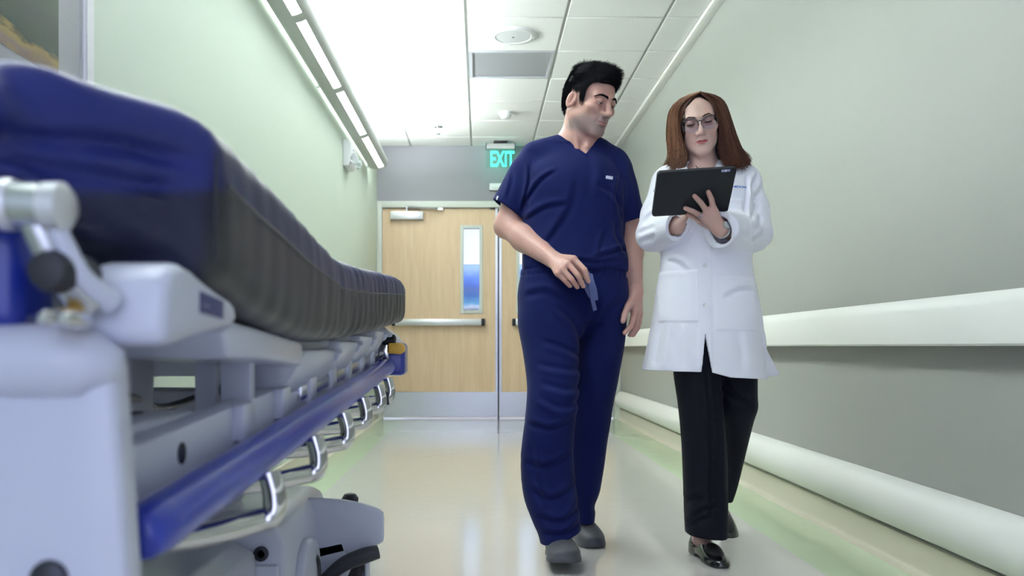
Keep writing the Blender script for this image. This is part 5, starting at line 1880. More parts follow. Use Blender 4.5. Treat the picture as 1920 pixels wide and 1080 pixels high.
bx = grade(0.46, 0.99, 0.0032, (0.67, 0.84, 0.0018))
by = grade(2.64, 3.16, 0.0031, (2.86, 2.95, 0.0019))
bz = grade(0.86, 1.66, 0.0034, (1.33, 1.60, 0.0019))
B = Field(bx, by, bz)
cw = fw.c
B.add(lambda X, Y, Z: head_sdf(*fw.l(X, Y, Z), GW) * fw.s, cw - 0.17, cw + 0.17, 0.0)
nbw = P(1322, 322, 3.02)
B.cone(fw.w((0, 0.030, -0.045)), nbw, 0.046, 0.052, 0.020)
B.cone(fw.w((0, -0.005, -0.080)), P(1320, 316, 2.985), 0.032, 0.042, 0.022)
for sx in (-1, 1):
    B.cone(fw.w((sx * 0.048, 0.03, -0.055)), P(1321 + sx * 9, 322, 2.95), 0.011, 0.008, 0.012)
    B.cone(nbw, P(1322 + sx * 70, 335, 3.01), 0.045, 0.036, 0.03)


def st_of(rows, d0):
    return [(px_z(py, d0), (px_x(xl, d0) + px_x(xr, d0)) / 2, d0 + dy, (px_x(xr, d0) - px_x(xl, d0)) / 2, ry) for py, xl, xr, ry, dy in rows]


coat_rows = ((712, 1200, 1441, 0.150, 0.02), (700, 1204, 1438, 0.148, 0.02), (660, 1213, 1433, 0.140, 0.01), (600, 1223, 1426, 0.130, 0.0), (550, 1230, 1417, 0.122, 0.0), (505, 1238, 1409, 0.116, 0.0),
             (460, 1240, 1408, 0.115, 0.0), (400, 1238, 1412, 0.116, 0.0), (350, 1240, 1412, 0.105, 0.02), (320, 1258, 1394, 0.080, 0.04), (306, 1285, 1362, 0.058, 0.05))
coat_st = st_of(coat_rows, DWN)
in_st = [(s[0], s[1], s[2], s[3] - 0.022, s[4] - 0.020) for s in coat_st if s[0] > 0.85]
B.add(lambda X, Y, Z: loft(X, Y, Z, in_st, 2.2), (0.4, 2.7, 0.86), (1.1, 3.2, 1.36), 0.02)
# arms
sR, eR, wR = P(1246, 345, 3.00), P(1224, 448, 2.99), P(1270, 425, 2.845)
sL, eL, wL = P(1404, 345, 3.00), P(1414, 440, 2.97), P(1351, 430, 2.775)
B.chain([sR, eR, wR], [0.040, 0.036, 0.024], 0.02)
B.chain([sL, eL, wL], [0.040, 0.036, 0.0235], 0.02)
# her left hand spread on the back of the tablet
q_ = lambda x, y, o: on_back(x, y, o)
lf = [(q_(1337, 390, 0.020), q_(1334, 374, 0.017), q_(1328, 360, 0.010), (0.0108, 0.0090, 0.0076)),
      (q_(1325, 396, 0.022), q_(1314, 380, 0.018), q_(1302, 367.5, 0.010), (0.0108, 0.0090, 0.0076)),
      (q_(1316, 406, 0.020), q_(1300, 396.5, 0.017), q_(1285, 390.5, 0.009), (0.0104, 0.0088, 0.0074)),
      (q_(1314, 416, 0.006), q_(1300, 407, 0.004), q_(1289, 402, 0.002), (0.0095, 0.0080, 0.0068))]
finger_hand(B, wL, lf, None, 0.0185)
# thumb reaching around the lower edge to the screen side
thw = [wL, P(1352, 416, 2.79), P(1350, 404, 2.815), P(1345, 394, 2.822)]
for a, b_, ra, rb in zip(thw, thw[1:], (0.016, 0.0125, 0.0105), (0.0125, 0.0105, 0.0088)):
    B.cone(a, b_, ra, rb, 0.008)
# her right hand behind the tablet, fingers at the screen
kR = [(1285, 398, 2.845), (1280, 394, 2.860), (1275, 393, 2.873), (1269, 395, 2.882)]
rfw = []
for k_, (x, y, d) in enumerate(kR):
    kn = P(x, y, d)
    pip = kn + np.array([0.012, -0.010 + 0.004 * k_, 0.024])
    tip = pip + np.array([0.014, -0.014 + 0.004 * k_, 0.004])
    rfw.append((kn, pip, tip, (0.0105, 0.0086, 0.0072)))
finger_hand(B, wR, rfw, [wR, P(1280, 412, 2.820), P(1289, 402, 2.822), P(1295, 393, 2.826)], 0.018)
V, Q = B.mesh()
bodyw = mesh_obj('body', V, Q, M_skin_w, wom)
skw = (0.575, 0.385, 0.325)
col = face_cols(fw.lp(V), skw, (0.46, 0.115, 0.115), (0.60, 0.30, 0.25), None, brow=None, lw=0.0225)
kn_m = np.zeros(len(V))
for f in lf:
    kn_m = np.maximum(kn_m, 0.7 * np.exp(-((V - f[0]) ** 2).sum(1) / 0.010 ** 2))
    kn_m = np.maximum(kn_m, np.exp(-((V - f[2]) ** 2).sum(1) / 0.010 ** 2))
hand_m = np.clip((0.13 - np.linalg.norm(V - lf[1][0], axis=1)) / 0.03, 0, 1)
col = col * (1 - 0.35 * hand_m[:, None]) + np.array((0.52, 0.30, 0.27)) * 0.35 * hand_m[:, None]
col = col * (1 - 0.6 * kn_m[:, None]) + np.array((0.60, 0.25, 0.22)) * 0.6 * kn_m[:, None]
set_col(bodyw, col)
for f in lf[:3]:
    bm = bmesh.new()
    d = f[2] - f[1]
    nail(bm, f[2] + d / np.linalg.norm(d) * 0.001, d, tn, 0.0052, 0.0060)
    bobj('fingernail', bm, M_nail, bodyw)

for sx in (-1, 1):
    eyeball('eye', fw, sx * 0.0315, (-0.05, -1, -0.68), wom, (0.09, 0.055, 0.03))
    lashes(fw, sx * 0.0315, GW['lid_up'] - 1, wom, sx, 0.0014, -66, 66)
    brow_hairs('eyebrow', fw, GW, sx, [(0.012, 0.0165), (0.024, 0.0205), (0.036, 0.0225), (0.050, 0.0150)], M_hair_w, wom, (0.15, 0.085, 0.06), 170, 0.0024, 0.007)

# glasses
M_gl = mat('dark_blue_acetate', (0.010, 0.012, 0.022), 0.3, coat=0.2)
M_gl2 = mat('clear_grey_acetate', (0.30, 0.33, 0.40), 0.15, coat=0.5)
M_lensw = mat('spectacle_lens', (0.84, 0.86, 0.93), 0.02, trans=1.0, ior=1.12)
gl = None
bm_rim, bm_low = bmesh.new(), bmesh.new()
lens_out = []
for sx in (-1, 1):
    out = []
    for a in np.linspace(0, 2 * np.pi, 40, endpoint=False):
        c_, s_2 = math.cos(a), math.sin(a)
        x = 0.0288 * np.sign(c_) * abs(c_) ** 0.75
        z = 0.0215 * np.sign(s_2) * abs(s_2) ** 0.80
        if z < 0:
            x *= 1 - 0.12 * (-z / 0.0215)
        out.append((sx * 0.0335 + x, -0.1035 + 0.010 * (abs(sx * 0.0335 + x) / 0.06) ** 2, -0.006 + z + 0.002 * sx * x / 0.0265))
    out = np.array(out)
    lens_out.append(out)
    W_ = fw.w(out)
    add_tube(bm_rim, np.concatenate([W_[36:], W_[:25]]), 0.00145, 8)
    add_tube(bm_low, W_[22:39], 0.0010, 8)
add_tube(bm_rim, fw.w([(-0.0085, -0.1030, 0.003), (0, -0.1065, 0.0055), (0.0085, -0.1030, 0.003)]), 0.0018, 8, 4)
gl = bobj('eyeglasses', bm_rim, M_gl, wom)
bobj('lower_rim', bm_low, M_gl2, gl)
for sx, out in zip((-1, 1), lens_out):
    c0 = out.mean(0)
    vv = [fw.w(c0 + (out[i] - c0) * 0.98) for i in range(40)]
    vb = [fw.w(c0 + (out[i] - c0) * 0.98 + np.array([0, 0.0014, 0])) for i in range(40)]
    mesh_obj('lens', vv + vb, [list(range(40)), list(range(79, 39, -1))] + [[i, 40 + i, 40 + (i + 1) % 40, (i + 1) % 40] for i in range(40)], M_lensw, gl, smooth=False)
    tube('temple_arm', fw.w([(sx * 0.0600, -0.094, 0.005), (sx * 0.0690, -0.078, 0.005), (sx * 0.0765, -0.03, 0.004), (sx * 0.0785, 0.005, 0.006), (sx * 0.0775, 0.02, -0.008)]), 0.0017, M_gl, gl, 8, 5)
    box('hinge_plate', (-0.0035, -0.0012, -0.0022), (0.0035, 0.0012, 0.0022), M_steel, gl, 0.0006, 1)
    h_ = gl.children[-1]
    h_.matrix_world = Matrix.Translation(fw.w((sx * 0.0615, -0.0955, 0.0055))) @ Matrix(fw.R.tolist()).to_4x4() @ Matrix.Rotation(sx * 0.6, 4, 'Z')

# earrings
for sx in (-1, 1):
    bm = bmesh.new()
    c0 = np.array([sx * 0.0815, 0.006, -0.054])
    add_tube(bm, fw.w([c0 + np.array([0.0015 * math.cos(a), 0.0065 * math.sin(a), 0.0085 * math.cos(a)]) for a in np.linspace(0, 2 * np.pi, 20)]), 0.0016, 8, 0, False)
    bobj('earring', bm, M_steel, wom)

# ---- hair ----
r_ = np.random.default_rng(23)
fh = Frame(fw.c, -9, 8, -6, 0.905)
LEV = np.array([  # z, rx left, rx right, ry back, ry front, cx, cy
    (0.118, 0.020, 0.020, 0.03, 0.02),
    (0.106, 0.056, 0.058, 0.070, 0.055),
    (0.085, 0.084, 0.090, 0.096, 0.084),
    (0.045, 0.102, 0.110, 0.112, 0.094),
    (0.000, 0.110, 0.120, 0.118, 0.098),
    (-0.050, 0.116, 0.130, 0.120, 0.092),
    (-0.100, 0.114, 0.142, 0.116, 0.092),
    (-0.145, 0.112, 0.154, 0.112, 0.104),
    (-0.180, 0.132, 0.160, 0.110, 0.118)])
LZ = LEV[::-1, 0]


def hair_r(a, z):
    """radius of the hair mass towards azimuth a (0 = face) at height z"""
    rl, rr, rb, rf = [np.interp(z, LZ, LEV[::-1, i]) for i in (1, 2, 3, 4)]
    s_, c_ = np.sin(a), -np.cos(a)
    rx = np.where(s_ < 0, rl, rr)
    ry = np.where(c_ > 0, rb, rf)
    return 1.0 / np.sqrt((s_ / rx) ** 2 + (c_ / ry) ** 2)


def hair_vol(x, y, z):
    yy = y - 0.014
    a = np.arctan2(x, -yy)
    R = hair_r(a, z)
    d = np.sqrt(x * x + yy * yy) - R * (0.89 - 0.10 * np.clip((z - 0.03) / 0.05, 0, 1))
    d = smax(d * 0.9, np.maximum(z - 0.095, -0.172 + 0.012 * np.sin(a * 9) - z), 0.01)
    d = smax(d, -0.032 - y, 0.02)
    d = d + 0.0022 * np.sin(a * 46 + 3 * np.sin(z * 30)) * np.clip((0.10 - z) / 0.08, 0, 1)
    # the face stays free: opening between the two curtains
    fx_c = 0.004 + 0.010 * np.clip((z + 0.02) / 0.08, 0, 1)
    wdt = np.interp(z, [-0.19, -0.12, -0.05, 0.0, 0.04, 0.065, 0.085, 0.094], [0.078, 0.076, 0.077, 0.078, 0.073, 0.060, 0.032, 0.0])
    face = smax(np.abs(x - fx_c) - wdt, y + 0.010 - 0.25 * np.abs(x), 0.015)
    d = smax(d, -face, 0.012)
    hx, hy, hz = to_head(x, y, z)
    hs = head_sdf(hx, hy, hz, GW)
    cap = smax(hs - 0.0025, hair_line(hx, hy) - hz, 0.008)
    d = smin(d, cap, 0.006)
    d = smax(d, -(np.sqrt(x * x + (y - 0.02) ** 2) - np.where(z < -0.06, 0.058, 0.0)), 0.01)
    return d


H2F = fw.R.T @ fh.R                     # hair frame -> head frame (same centre and scale)


def to_head(x, y, z):
    return [H2F[i, 0] * x + H2F[i, 1] * y + H2F[i, 2] * z for i in range(3)]


def hair_line(x, y):
    # low at the temples, highest beside the part
    xx = x - 0.008
    front = 0.085 - 0.75 * np.clip(np.abs(xx) - 0.008, 0, 0.1) - 7.0 * np.clip(np.abs(xx) - 0.050, 0, 0.05)
    return np.where(y < -0.02, front, np.minimum(front, np.interp(y, [-0.02, 0.03, 0.06], [0.05, -0.04, -0.07])))


HF = Field(np.arange(-0.175, 0.18, 0.0036), np.arange(-0.13, 0.15, 0.0036), np.arange(-0.19, 0.125, 0.0036))
HF.add(hair_vol)
hV, hQ = HF.mesh(2)
hV = fh.w(hV)
n = 11000
side = r_.uniform(0, 1, n) < 0.5
az = np.where(side, -r_.uniform(0.52, 1.0, n), r_.uniform(0.52, 1.0, n))      # fraction of pi; near 0.3 frames the face
u01 = r_.uniform(0, 1, n)
ang = np.where(side, -1, 1) * (np.where(side, 0.74, 1.02) + (math.pi - 0.9) * u01 ** 1.4)
inner = np.arange(n) < 3000
ang = np.where(inner, np.where(side, -1, 1) * (r_.uniform(0.66, 1.15, n) + np.where(side, 0, 0.10)), ang)
depth = np.where(r_.uniform(0, 1, n) < 0.25, r_.uniform(0.74, 0.90, n), r_.uniform(0.89, 1.03, n)) + 0.015 * np.sin(ang * 23)
depth = np.where(inner, r_.uniform(0.66, 0.84, n), depth)
partx = 0.016
pz0 = 0.113
K = 15
zend = np.where(side, -0.172, -0.176) + r_.normal(0, 0.012, n) - 0.012 * np.cos(ang)
ph = r_.uniform(0, 6.28, n)
paths = []
for k in range(K):
    t = k / (K - 1)
    # first run over the crown from the part, then fall
    th_ = min(t / 0.34, 1.0) * math.pi / 2
    z = 0.05 + 0.050 * math.cos(th_) if t < 0.34 else 0.05 + (zend - 0.05) * ((t - 0.34) / 0.66)
    z = np.full(n, z) if np.isscalar(z) else z
    ft = np.clip((1.45 - np.abs(ang)) / 0.55, 0, 1)
    sm = np.clip(t / 0.36, 0, 1)
    at_ = ang - np.sign(ang) * 0.62 * ft * (1 - sm * sm * (3 - 2 * sm)) + 0.07 * np.sin(ang * 31) * np.clip((t - 0.3) * 1.4, 0, 1) - np.where(inner, np.sign(ang) * (0.22 * np.clip(z / 0.06, 0, 1) - 0.16 * np.clip(-z / 0.03, 0, 1)) * sm, 0)
    R = hair_r(at_, np.minimum(z, 0.05)) * depth
    x = np.sin(at_) * R
    y = -np.cos(at_) * R + 0.014
    blend = math.sin(th_)
    ys = np.clip(-0.055 + 0.105 * np.clip((np.abs(ang) - 0.86) / 2.2, 0, 1), -0.06, 0.06)
    b_ = blend
    x = partx * (1 - b_) + x * b_
    y = ys * (1 - b_) + y * b_
    fall = np.clip((t - 0.35) / 0.65, 0, 1)
    wv = 0.0085 * fall * np.sin(t * 10 + ph * 0.2 + np.sin(ang * 9) * 2.2)
    x = x + wv * np.cos(ang) + 0.003 * fall * np.sin(t * 17 + ph)
    y = y + wv * np.sin(ang)
    flip = np.clip((t - 0.86) / 0.14, 0, 1) ** 1.5
    x = x + flip * np.where(side, -1, 1) * (0.014 + 0.010 * np.sin(ph))
    z = z + flip * 0.010
    paths.append(np.stack([x, y, z], 1))
paths = np.stack(paths, 1)
# keep every hair outside the skull
kfac = np.tile(np.concatenate([[0.55, 0.75, 0.92], np.ones(K - 3)]), n)
for _ in range(3):
    q = paths.reshape(-1, 3)
    hx, hy, hz = to_head(q[:, 0], q[:, 1], q[:, 2])
    dd = head_sdf(hx, hy, hz, GW)
    nv = q - np.array([0.0, 0.014, np.nan])
    nv[:, 2] = q[:, 2] - np.clip(q[:, 2], -0.2, 0.03)
    nv /= np.linalg.norm(nv, axis=1)[:, None] + 1e-9
    off = np.repeat(np.where(inner, -0.002, 0.0) + 0.0105 + 0.008 * np.clip((depth - 0.86) / 0.15, 0, 1) + r_.uniform(-0.001, 0.001, n), K)
    q = q + nv * np.maximum(off * kfac - dd, 0)[:, None]
    paths = q.reshape(-1, K, 3)
for _ in range(2):
    paths[:, 1:-1] = 0.5 * paths[:, 1:-1] + 0.25 * (paths[:, 2:] + paths[:, :-2])
lit = np.where(inner, 0.45, 1.0) * (np.clip(-np.sin(ang), 0, 1) * 0.75 + 0.12) * r_.uniform(0, 1, n) ** 1.3  # lighter on one side, dimmer inside: light and shade put into strand colour
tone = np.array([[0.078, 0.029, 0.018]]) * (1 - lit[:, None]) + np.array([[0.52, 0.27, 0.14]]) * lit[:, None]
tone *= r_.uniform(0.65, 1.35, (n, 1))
# stray hairs
ns = 70
idx = r_.integers(0, n, ns)
sp2 = paths[idx].copy()
sp2[:, 4:, :] *= (1 + np.linspace(0, 0.12, K - 4) * r_.uniform(0.2, 0.8, (ns, 1)))[:, :, None] ** np.array([1, 1, 0])
W_ = fh.w(paths)
strands('hair', np.concatenate([W_, fh.w(sp2)]), 0.00085, 0.00040, M_hair_w, wom, np.concatenate([tone, tone[idx]]), (hV, hQ, np.array([0.018, 0.009, 0.007])))  # near-black base volume: shade under the hairs put into its colour

# ---------------------------------------------------------------- white coat
K_ = Field(np.arange(0.47, 1.08, 0.0034), np.arange(2.74, 3.20, 0.0036), np.arange(0.58, 1.40, 0.0034))
K_.add(lambda X, Y, Z: loft(X, Y, Z, coat_st, 2.2))
s_, (X_, Y_, Z_) = K_.full()
PW = lambda *pts: [(px_x(a, DWN), px_z(b_, DWN)) for a, b_ in pts]
PF = lambda *pts: [(px_x(a, 2.88), px_z(b_, 2.88)) for a, b_ in pts]
# hollow skirt below the waist
zb_ = px_z(590, DWN)
skin_ = K_.F[s_].copy()
K_.F[s_] = np.where(Z_ < zb_, smax(K_.F[s_], -(skin_ + 0.0145), 0.002), K_.F[s_])
# shoulders and sleeves
K_.cone(P(1300, 325, 3.01), P(1258, 340, 3.00), 0.050, 0.055, 0.03)
K_.cone(P(1345, 325, 3.01), P(1394, 338, 3.00), 0.050, 0.055, 0.03)
cR = wR + (wR - eR) * 0.02
cL = wL + (wL - eL) * 0.0
for e_, c_, r0, dd, tilt in ((eR, cR, 0.0375, 0.0, (0.18, 0, -0.42)), (eL, cL, 0.044, -0.004, (-0.16, 0.0, -0.22))):
    K2 = Field(*K_.g)
    if e_ is eR:
        K2.chain([P(1251, 345, 3.00), sR * 0.45 + eR * 0.55 + np.array([-0.004, 0, 0]), P(1223, 441, 2.985)], [0.054, 0.050, 0.052], 0.025)
        K2.cone(P(1223, 441, 2.985), cR + (cR - eR) * 0.5, 0.052, 0.047, 0.02)
    else:
        K2.chain([P(1397, 345, 3.00), P(1408, 395, 2.985), P(1410, 437, 2.965)], [0.056, 0.058, 0.064], 0.025)
        K2.cone(P(1410, 437, 2.965), cL + (cL - eL) * 0.5 + np.array([0, 0, -0.004]), 0.064, 0.054, 0.02)
    a = (c_ - e_) / np.linalg.norm(c_ - e_) + np.array(tilt)
    a /= np.linalg.norm(a)
    K2.cut(lambda X, Y, Z: -pl(X, Y, Z, c_, a), k=0.001)
    K2.cut(lambda X, Y, Z: cone(X, Y, Z, e_ * 0.45 + c_ * 0.55 + np.array([0, 0, dd]), c_ + (c_ - e_) * 0.5 + np.array([0, 0, dd]), r0 - 0.004, r0), k=0.001)
    K_.F = smin(K_.F, K2.F, 0.018)
del K2
# flared back panel at her left
flx = [(1392, 630), (1440, 652), (1470, 704), (1460, 708), (1392, 716)]
def flare(X, Y, Z):
    d = np.full((X.shape[0], 1, Z.shape[2]), -9.0)
    q = [(px_x(a, 3.07), px_z(b_, 3.07)) for a, b_ in flx]
    for i in range(len(q)):
        a, b_ = q[i], q[(i + 1) % len(q)]
        e = (b_[0] - a[0], b_[1] - a[1])
        L = math.hypot(*e)
        d = np.maximum(d, -((X - a[0]) * (e[1] / L) - (Z - a[1]) * (e[0] / L)) * 1.0)
    return smax(d, np.abs(Y - 3.07 - 0.35 * (X - 0.96)) - 0.007, 0.004)
K_.add(flare, k=0.008)
# folds
cr_ = creases(K_, [
    (PW((1395, 330), (1388, 370), (1380, 410)), 0.006, 0.0050), (PW((1400, 360), (1412, 340), (1420, 325)), 0.008, 0.0035),
    (PW((1398, 385), (1418, 365), (1430, 345)), 0.009, 0.0040), (PF((1400, 438), (1420, 420), (1435, 400)), 0.010, 0.0045),
    (PF((1402, 456), (1415, 450), (1435, 440)), 0.010, 0.0040), (PF((1400, 420), (1420, 395), (1428, 370)), 0.009, 0.0040),
    (PF((1206, 434), (1216, 428), (1230, 424)), 0.009, 0.0035), (PF((1205, 452), (1216, 446), (1230, 444)), 0.009, 0.0035),
    (PF((1215, 395), (1230, 375), (1240, 350)), 0.010, 0.0040), (PF((1215, 420), (1226, 400), (1245, 390)), 0.009, 0.0035),
    (PW((1245, 490), (1262, 500), (1275, 515)), 0.008, 0.0045), (PW((1338, 566), (1365, 550), (1400, 548)), 0.010, 0.0040),
    (PW((1235, 600), (1228, 650), (1222, 690)), 0.010, 0.0040), (PW((1250, 610), (1262, 650), (1270, 690)), 0.012, 0.0030),
    (PW((1360, 620), (1370, 660), (1372, 700)), 0.014, 0.0030), (PW((1410, 620), (1425, 660), (1432, 700)), 0.010, 0.0035),
    (PW((1290, 430), (1300, 470), (1310, 500)), 0.014, 0.0035), (PW((1250, 470), (1275, 450), (1290, 430)), 0.012, 0.0040),
])
s_, (X_, Y_, Z_) = K_.full()
fr_ = np.clip((2.99 - Y_) / 0.04, 0, 1)
K_.F[s_] += cr_ * fr_ + 0.0017 * wob(X_, Y_, Z_, 22, 41)


def rect_mask(x0, x1, y0, y1, d=DWN - 0.1, e=0.003):
    """patch pocket area; px corners"""
    a, b_, c_, d_ = px_x(x0, d), px_x(x1, d), px_z(y1, d), px_z(y0, d)
    q = smax(np.maximum(a - X_, X_ - b_), np.maximum(c_ - Z_, Z_ - d_), 0.004)
    return np.clip(0.5 - q / e, 0, 1) * (Y_ < 2.97)


for r in ((1240, 1306, 508, 603), (1337, 1420, 516, 619), (1345, 1392, 374, 452)):
    K_.F[s_] -= 0.0030 * rect_mask(*r)
    K_.F[s_] -= 0.0010 * rect_mask(r[0] + 1, r[1] - 1, r[2], r[2] + 9)
# button placket and hem bands
K_.F[s_] -= 0.0028 * np.clip(0.5 - (X_ - px_x(1332, 2.86)) / 0.002, 0, 1) * np.clip((X_ - px_x(1306, 2.86)) / 0.002, 0, 1) * (Y_ < 2.95) * (Z_ < px_z(330, DWN))
K_.F[s_] += 0.0012 * np.exp(-((Z_ - px_z(690, DWN) + 0.055 * (X_ - px_x(1207, DWN))) / 0.0025) ** 2)
# front opening from the last button down
sl_t, sl_a, sl_b = (px_x(1323, 2.84), px_z(626, 2.84)), (px_x(1316, 2.84), px_z(700, 2.84)), (px_x(1337, 2.84), px_z(700, 2.84))
lx = lambda Z: np.interp(Z, [sl_a[1] - 0.05, sl_a[1], sl_t[1]], [sl_a[0] - 0.004, sl_a[0], sl_t[0]])
rx_ = lambda Z: np.interp(Z, [sl_b[1] - 0.05, sl_b[1], sl_t[1]], [sl_b[0] + 0.010, sl_b[0], sl_t[0]])
K_.cut(lambda X, Y, Z: np.maximum(np.maximum(lx(Z) - X, X - rx_(Z)), np.maximum(Y - 2.95, Z - sl_t[1])), k=0.001)
# hem line rises towards her right
hem = lambda X: np.interp(X, [px_x(1205, 2.87), px_x(1316, 2.84), px_x(1337, 2.84), px_x(1370, 2.85), px_x(1440, 2.95), px_x(1470, 3.07)],
                          [px_z(695, 2.88), px_z(698, 2.84), px_z(699, 2.84), px_z(708, 2.85), px_z(711, 2.95), px_z(705, 3.07)])
K_.keep(lambda X, Y, Z: hem(X) - Z + 0 * Y, 0.001)
# open neck: V between the lapels
vb = (px_x(1318, 2.88), px_z(372, 2.88))
vcut = np.minimum((X_ - px_x(1292, 2.92)) * (px_z(310, 2.92) - vb[1]) - (px_z(310, 2.92) - Z_) * (vb[0] - px_x(1292, 2.92)),
                  (px_x(1345, 2.92) - X_) * (px_z(310, 2.92) - vb[1]) - (px_z(310, 2.92) - Z_) * (px_x(1345, 2.92) - vb[0])) / 0.12
K_.F[s_] = smax(K_.F[s_], np.minimum(vcut, np.where(Y_ < 3.0, 1.0, -1.0)), 0.001)
K_.cut(lambda X, Y, Z: cone(X, Y, Z, nbw + np.array([0, 0.0, -0.05]), fw.w((0, 0.03, -0.04)), 0.054, 0.056), k=0.003)
V, Q = K_.mesh()
coat = mesh_obj('lab_coat', V, Q, M_coat, wom)
# lapels standing around the neck
for sx, pts in ((-1, [(1293, 303, 2.985), (1288, 312, 2.940), (1292, 330, 2.875), (1304, 352, 2.855), (1317, 374, 2.850)]), (1, [(1350, 303, 2.985), (1352, 312, 2.940), (1348, 330, 2.875), (1336, 352, 2.855), (1321, 374, 2.850)])):
    c = catmull(np.array([P(*p) for p in pts]), 6)
    n_ = len(c)
    bm = bmesh.new()
    rows_ = []
    for i in range(n_):
        t = i / (n_ - 1)
        w_ = 0.034 * math.sin(math.pi * (0.18 + 0.75 * t)) ** 0.8 + 0.004
        out_ = np.array([sx * 0.9, 0.10 + 0.25 * (1 - t), -0.35 + 0.55 * (1 - t)])
        out_ /= np.linalg.norm(out_)
        nn = np.array([0.0, -1.0, 0.15])
        rows_.append([bm.verts.new(c[i] + nn * 0.002), bm.verts.new(c[i] + out_ * w_ + nn * 0.006), bm.verts.new(c[i] + out_ * w_ + nn * 0.003), bm.verts.new(c[i] - nn * 0.001)])
    for a, b_ in zip(rows_, rows_[1:]):
        for k in range(4):
            bm.faces.new((a[k], a[(k + 1) % 4], b_[(k + 1) % 4], b_[k]))
    bm.faces.new(rows_[0]); bm.faces.new(rows_[-1])
    bobj('lapel', bm, M_coat, coat)
for (x, y, d) in ((1322, 497, 2.8485), (1321.5, 572, 2.8375)):
    b_ = lathe('button', [(0.0035, 0.0015), (0.0045, 0.0), (0.0065, -0.0008), (0.0065, 0.0028), (0.003, 0.0032)], (0, 0, 0), M_white_pl, coat, 'y', 20)
    b_.parent = coat
    b_.matrix_world = Matrix.Translation(P(x, y, d))
    bm = bmesh.new()
    for dx in (-0.0014, 0.0014):
        for dz in (-0.0014, 0.0014):
            add_lathe(bm, [(0.0006, 0.0000), (0.0005, 0.0022)], (dx, 0, dz), 'y', 6)
    hb = bobj('button_hole', bm, M_frame, None)
    hb['kind'] = 'stuff'
    hb.parent = b_
# blue embroidery over the chest pocket, running behind the tablet
M_emb = mat('blue_embroidery', (0.04, 0.16, 0.52), 0.7)
tx = text_obj('embroidery', 'E MEDICINE', (0, 0, 0), (math.pi / 2, 0, 0), 0.0098, M_emb, None, 0.0004, 1.0, 0.0002, 0.25, 'RIGHT')
tx.parent = coat
tx.matrix_world = Matrix.Translation(P(1399, 353.0, 2.862)) @ Matrix.Rotation(0.22, 4, 'Z') @ Matrix.Rotation(0.02, 4, 'Y')
# white blouse/strap seen in the neck and a thin necklace
bm = bmesh.new()
add_tube(bm, [P(1303, 306, 2.975), P(1306, 312, 2.945), P(1314, 319, 2.925), P(1324, 321, 2.922), P(1336, 316, 2.94), P(1341, 308, 2.97)], 0.0016, 6, 5)
bobj('necklace', bm, M_steel, wom)

# ---------------------------------------------------------------- slacks and shoes
wa = leg_st([(640, 1262, 1346, 2.965, 0.105), (700, 1264, 1350, 2.955, 0.098), (760, 1272, 1353, 2.945, 0.088), (830, 1279, 1359, 2.945, 0.082), (900, 1282, 1362, 2.955, 0.080), (960, 1284, 1363, 2.965, 0.082), (1000, 1286, 1362, 2.960, 0.086), (1018, 1287, 1362, 2.955, 0.086)])
wb = leg_st([(640, 1325, 1414, 2.985, 0.105), (700, 1336, 1416, 2.985, 0.098), (740, 1342, 1417, 2.985, 0.092), (765, 1346, 1418, 2.995, 0.088), (790, 1348, 1410, 3.03, 0.084), (830, 1350, 1399, 3.10, 0.080), (870, 1352, 1390, 3.17, 0.076), (905, 1350, 1381, 3.23, 0.072), (938, 1346, 1371, 3.29, 0.066)])
S = Field(np.arange(0.62, 0.98, 0.0042), np.arange(2.80, 3.40, 0.0044), np.arange(0.03, 0.80, 0.0042))
S.add(lambda X, Y, Z: loft(X, Y, Z, wa, 2.2))
S.add(lambda X, Y, Z: loft(X, Y, Z, wb, 2.2), k=0.010)
S.add(lambda X, Y, Z: loft(X, Y, Z, [(px_z(680, DWN), px_x(1340, DWN), 2.975, 0.130, 0.095), (px_z(655, DWN), px_x(1340, DWN), 2.975, 0.14, 0.105), (px_z(630, DWN), px_x(1338, DWN), 2.975, 0.145, 0.108)], 2.2), k=0.03)
PS = lambda *pts: [(px_x(a, 2.87), px_z(b_, 2.87)) for a, b_ in pts]
cr_ = creases(S, [
    (PS((1318, 690), (1322, 800), (1326, 900), (1330, 990)), 0.006, -0.0045), (PS((1340, 720), (1345, 820), (1350, 960)), 0.010, 0.0035),
    (PS((1295, 1000), (1315, 980), (1335, 970)), 0.008, 0.0050), (PS((1300, 985), (1320, 960), (1350, 950)), 0.009, 0.0045),
    (PS((1290, 960), (1305, 940), (1320, 935)), 0.009, 0.0035), (PS((1358, 720), (1385, 750), (1410, 760)), 0.010, 0.0050),
])
s_, (X_, Y_, Z_) = S.full()
S.F[s_] += cr_ * np.clip((2.99 - Y_) / 0.05, 0, 1) + 0.0016 * wob(X_, Y_, Z_, 20, 51)
ha, hb_ = P(1287, 1006, 2.90), P(1362, 1013, 2.90)
hn = np.array([-(hb_[2] - ha[2]), 0.0, hb_[0] - ha[0]]) / math.hypot(hb_[0] - ha[0], hb_[2] - ha[2])
S.cut(lambda X, Y, Z: np.maximum(pl(X, Y, Z, ha, hn), Y - 3.10), k=0.002)
S.cut(lambda X, Y, Z: np.maximum(loft(X, Y, Z, [(z, cx, cy, rx - 0.018, ry - 0.018) for z, cx, cy, rx, ry in wa], 2.2), Z - 0.15), k=0.002)
S.cut(lambda X, Y, Z: np.maximum(loft(X, Y, Z, [(z, cx, cy, rx - 0.018, ry - 0.018) for z, cx, cy, rx, ry in wb], 2.2), Z - 0.24), k=0.002)
S.keep(lambda X, Y, Z: Z - px_z(632, DWN))
V, Q = S.mesh()
mesh_obj('slacks', V, Q, M_slack, wom)
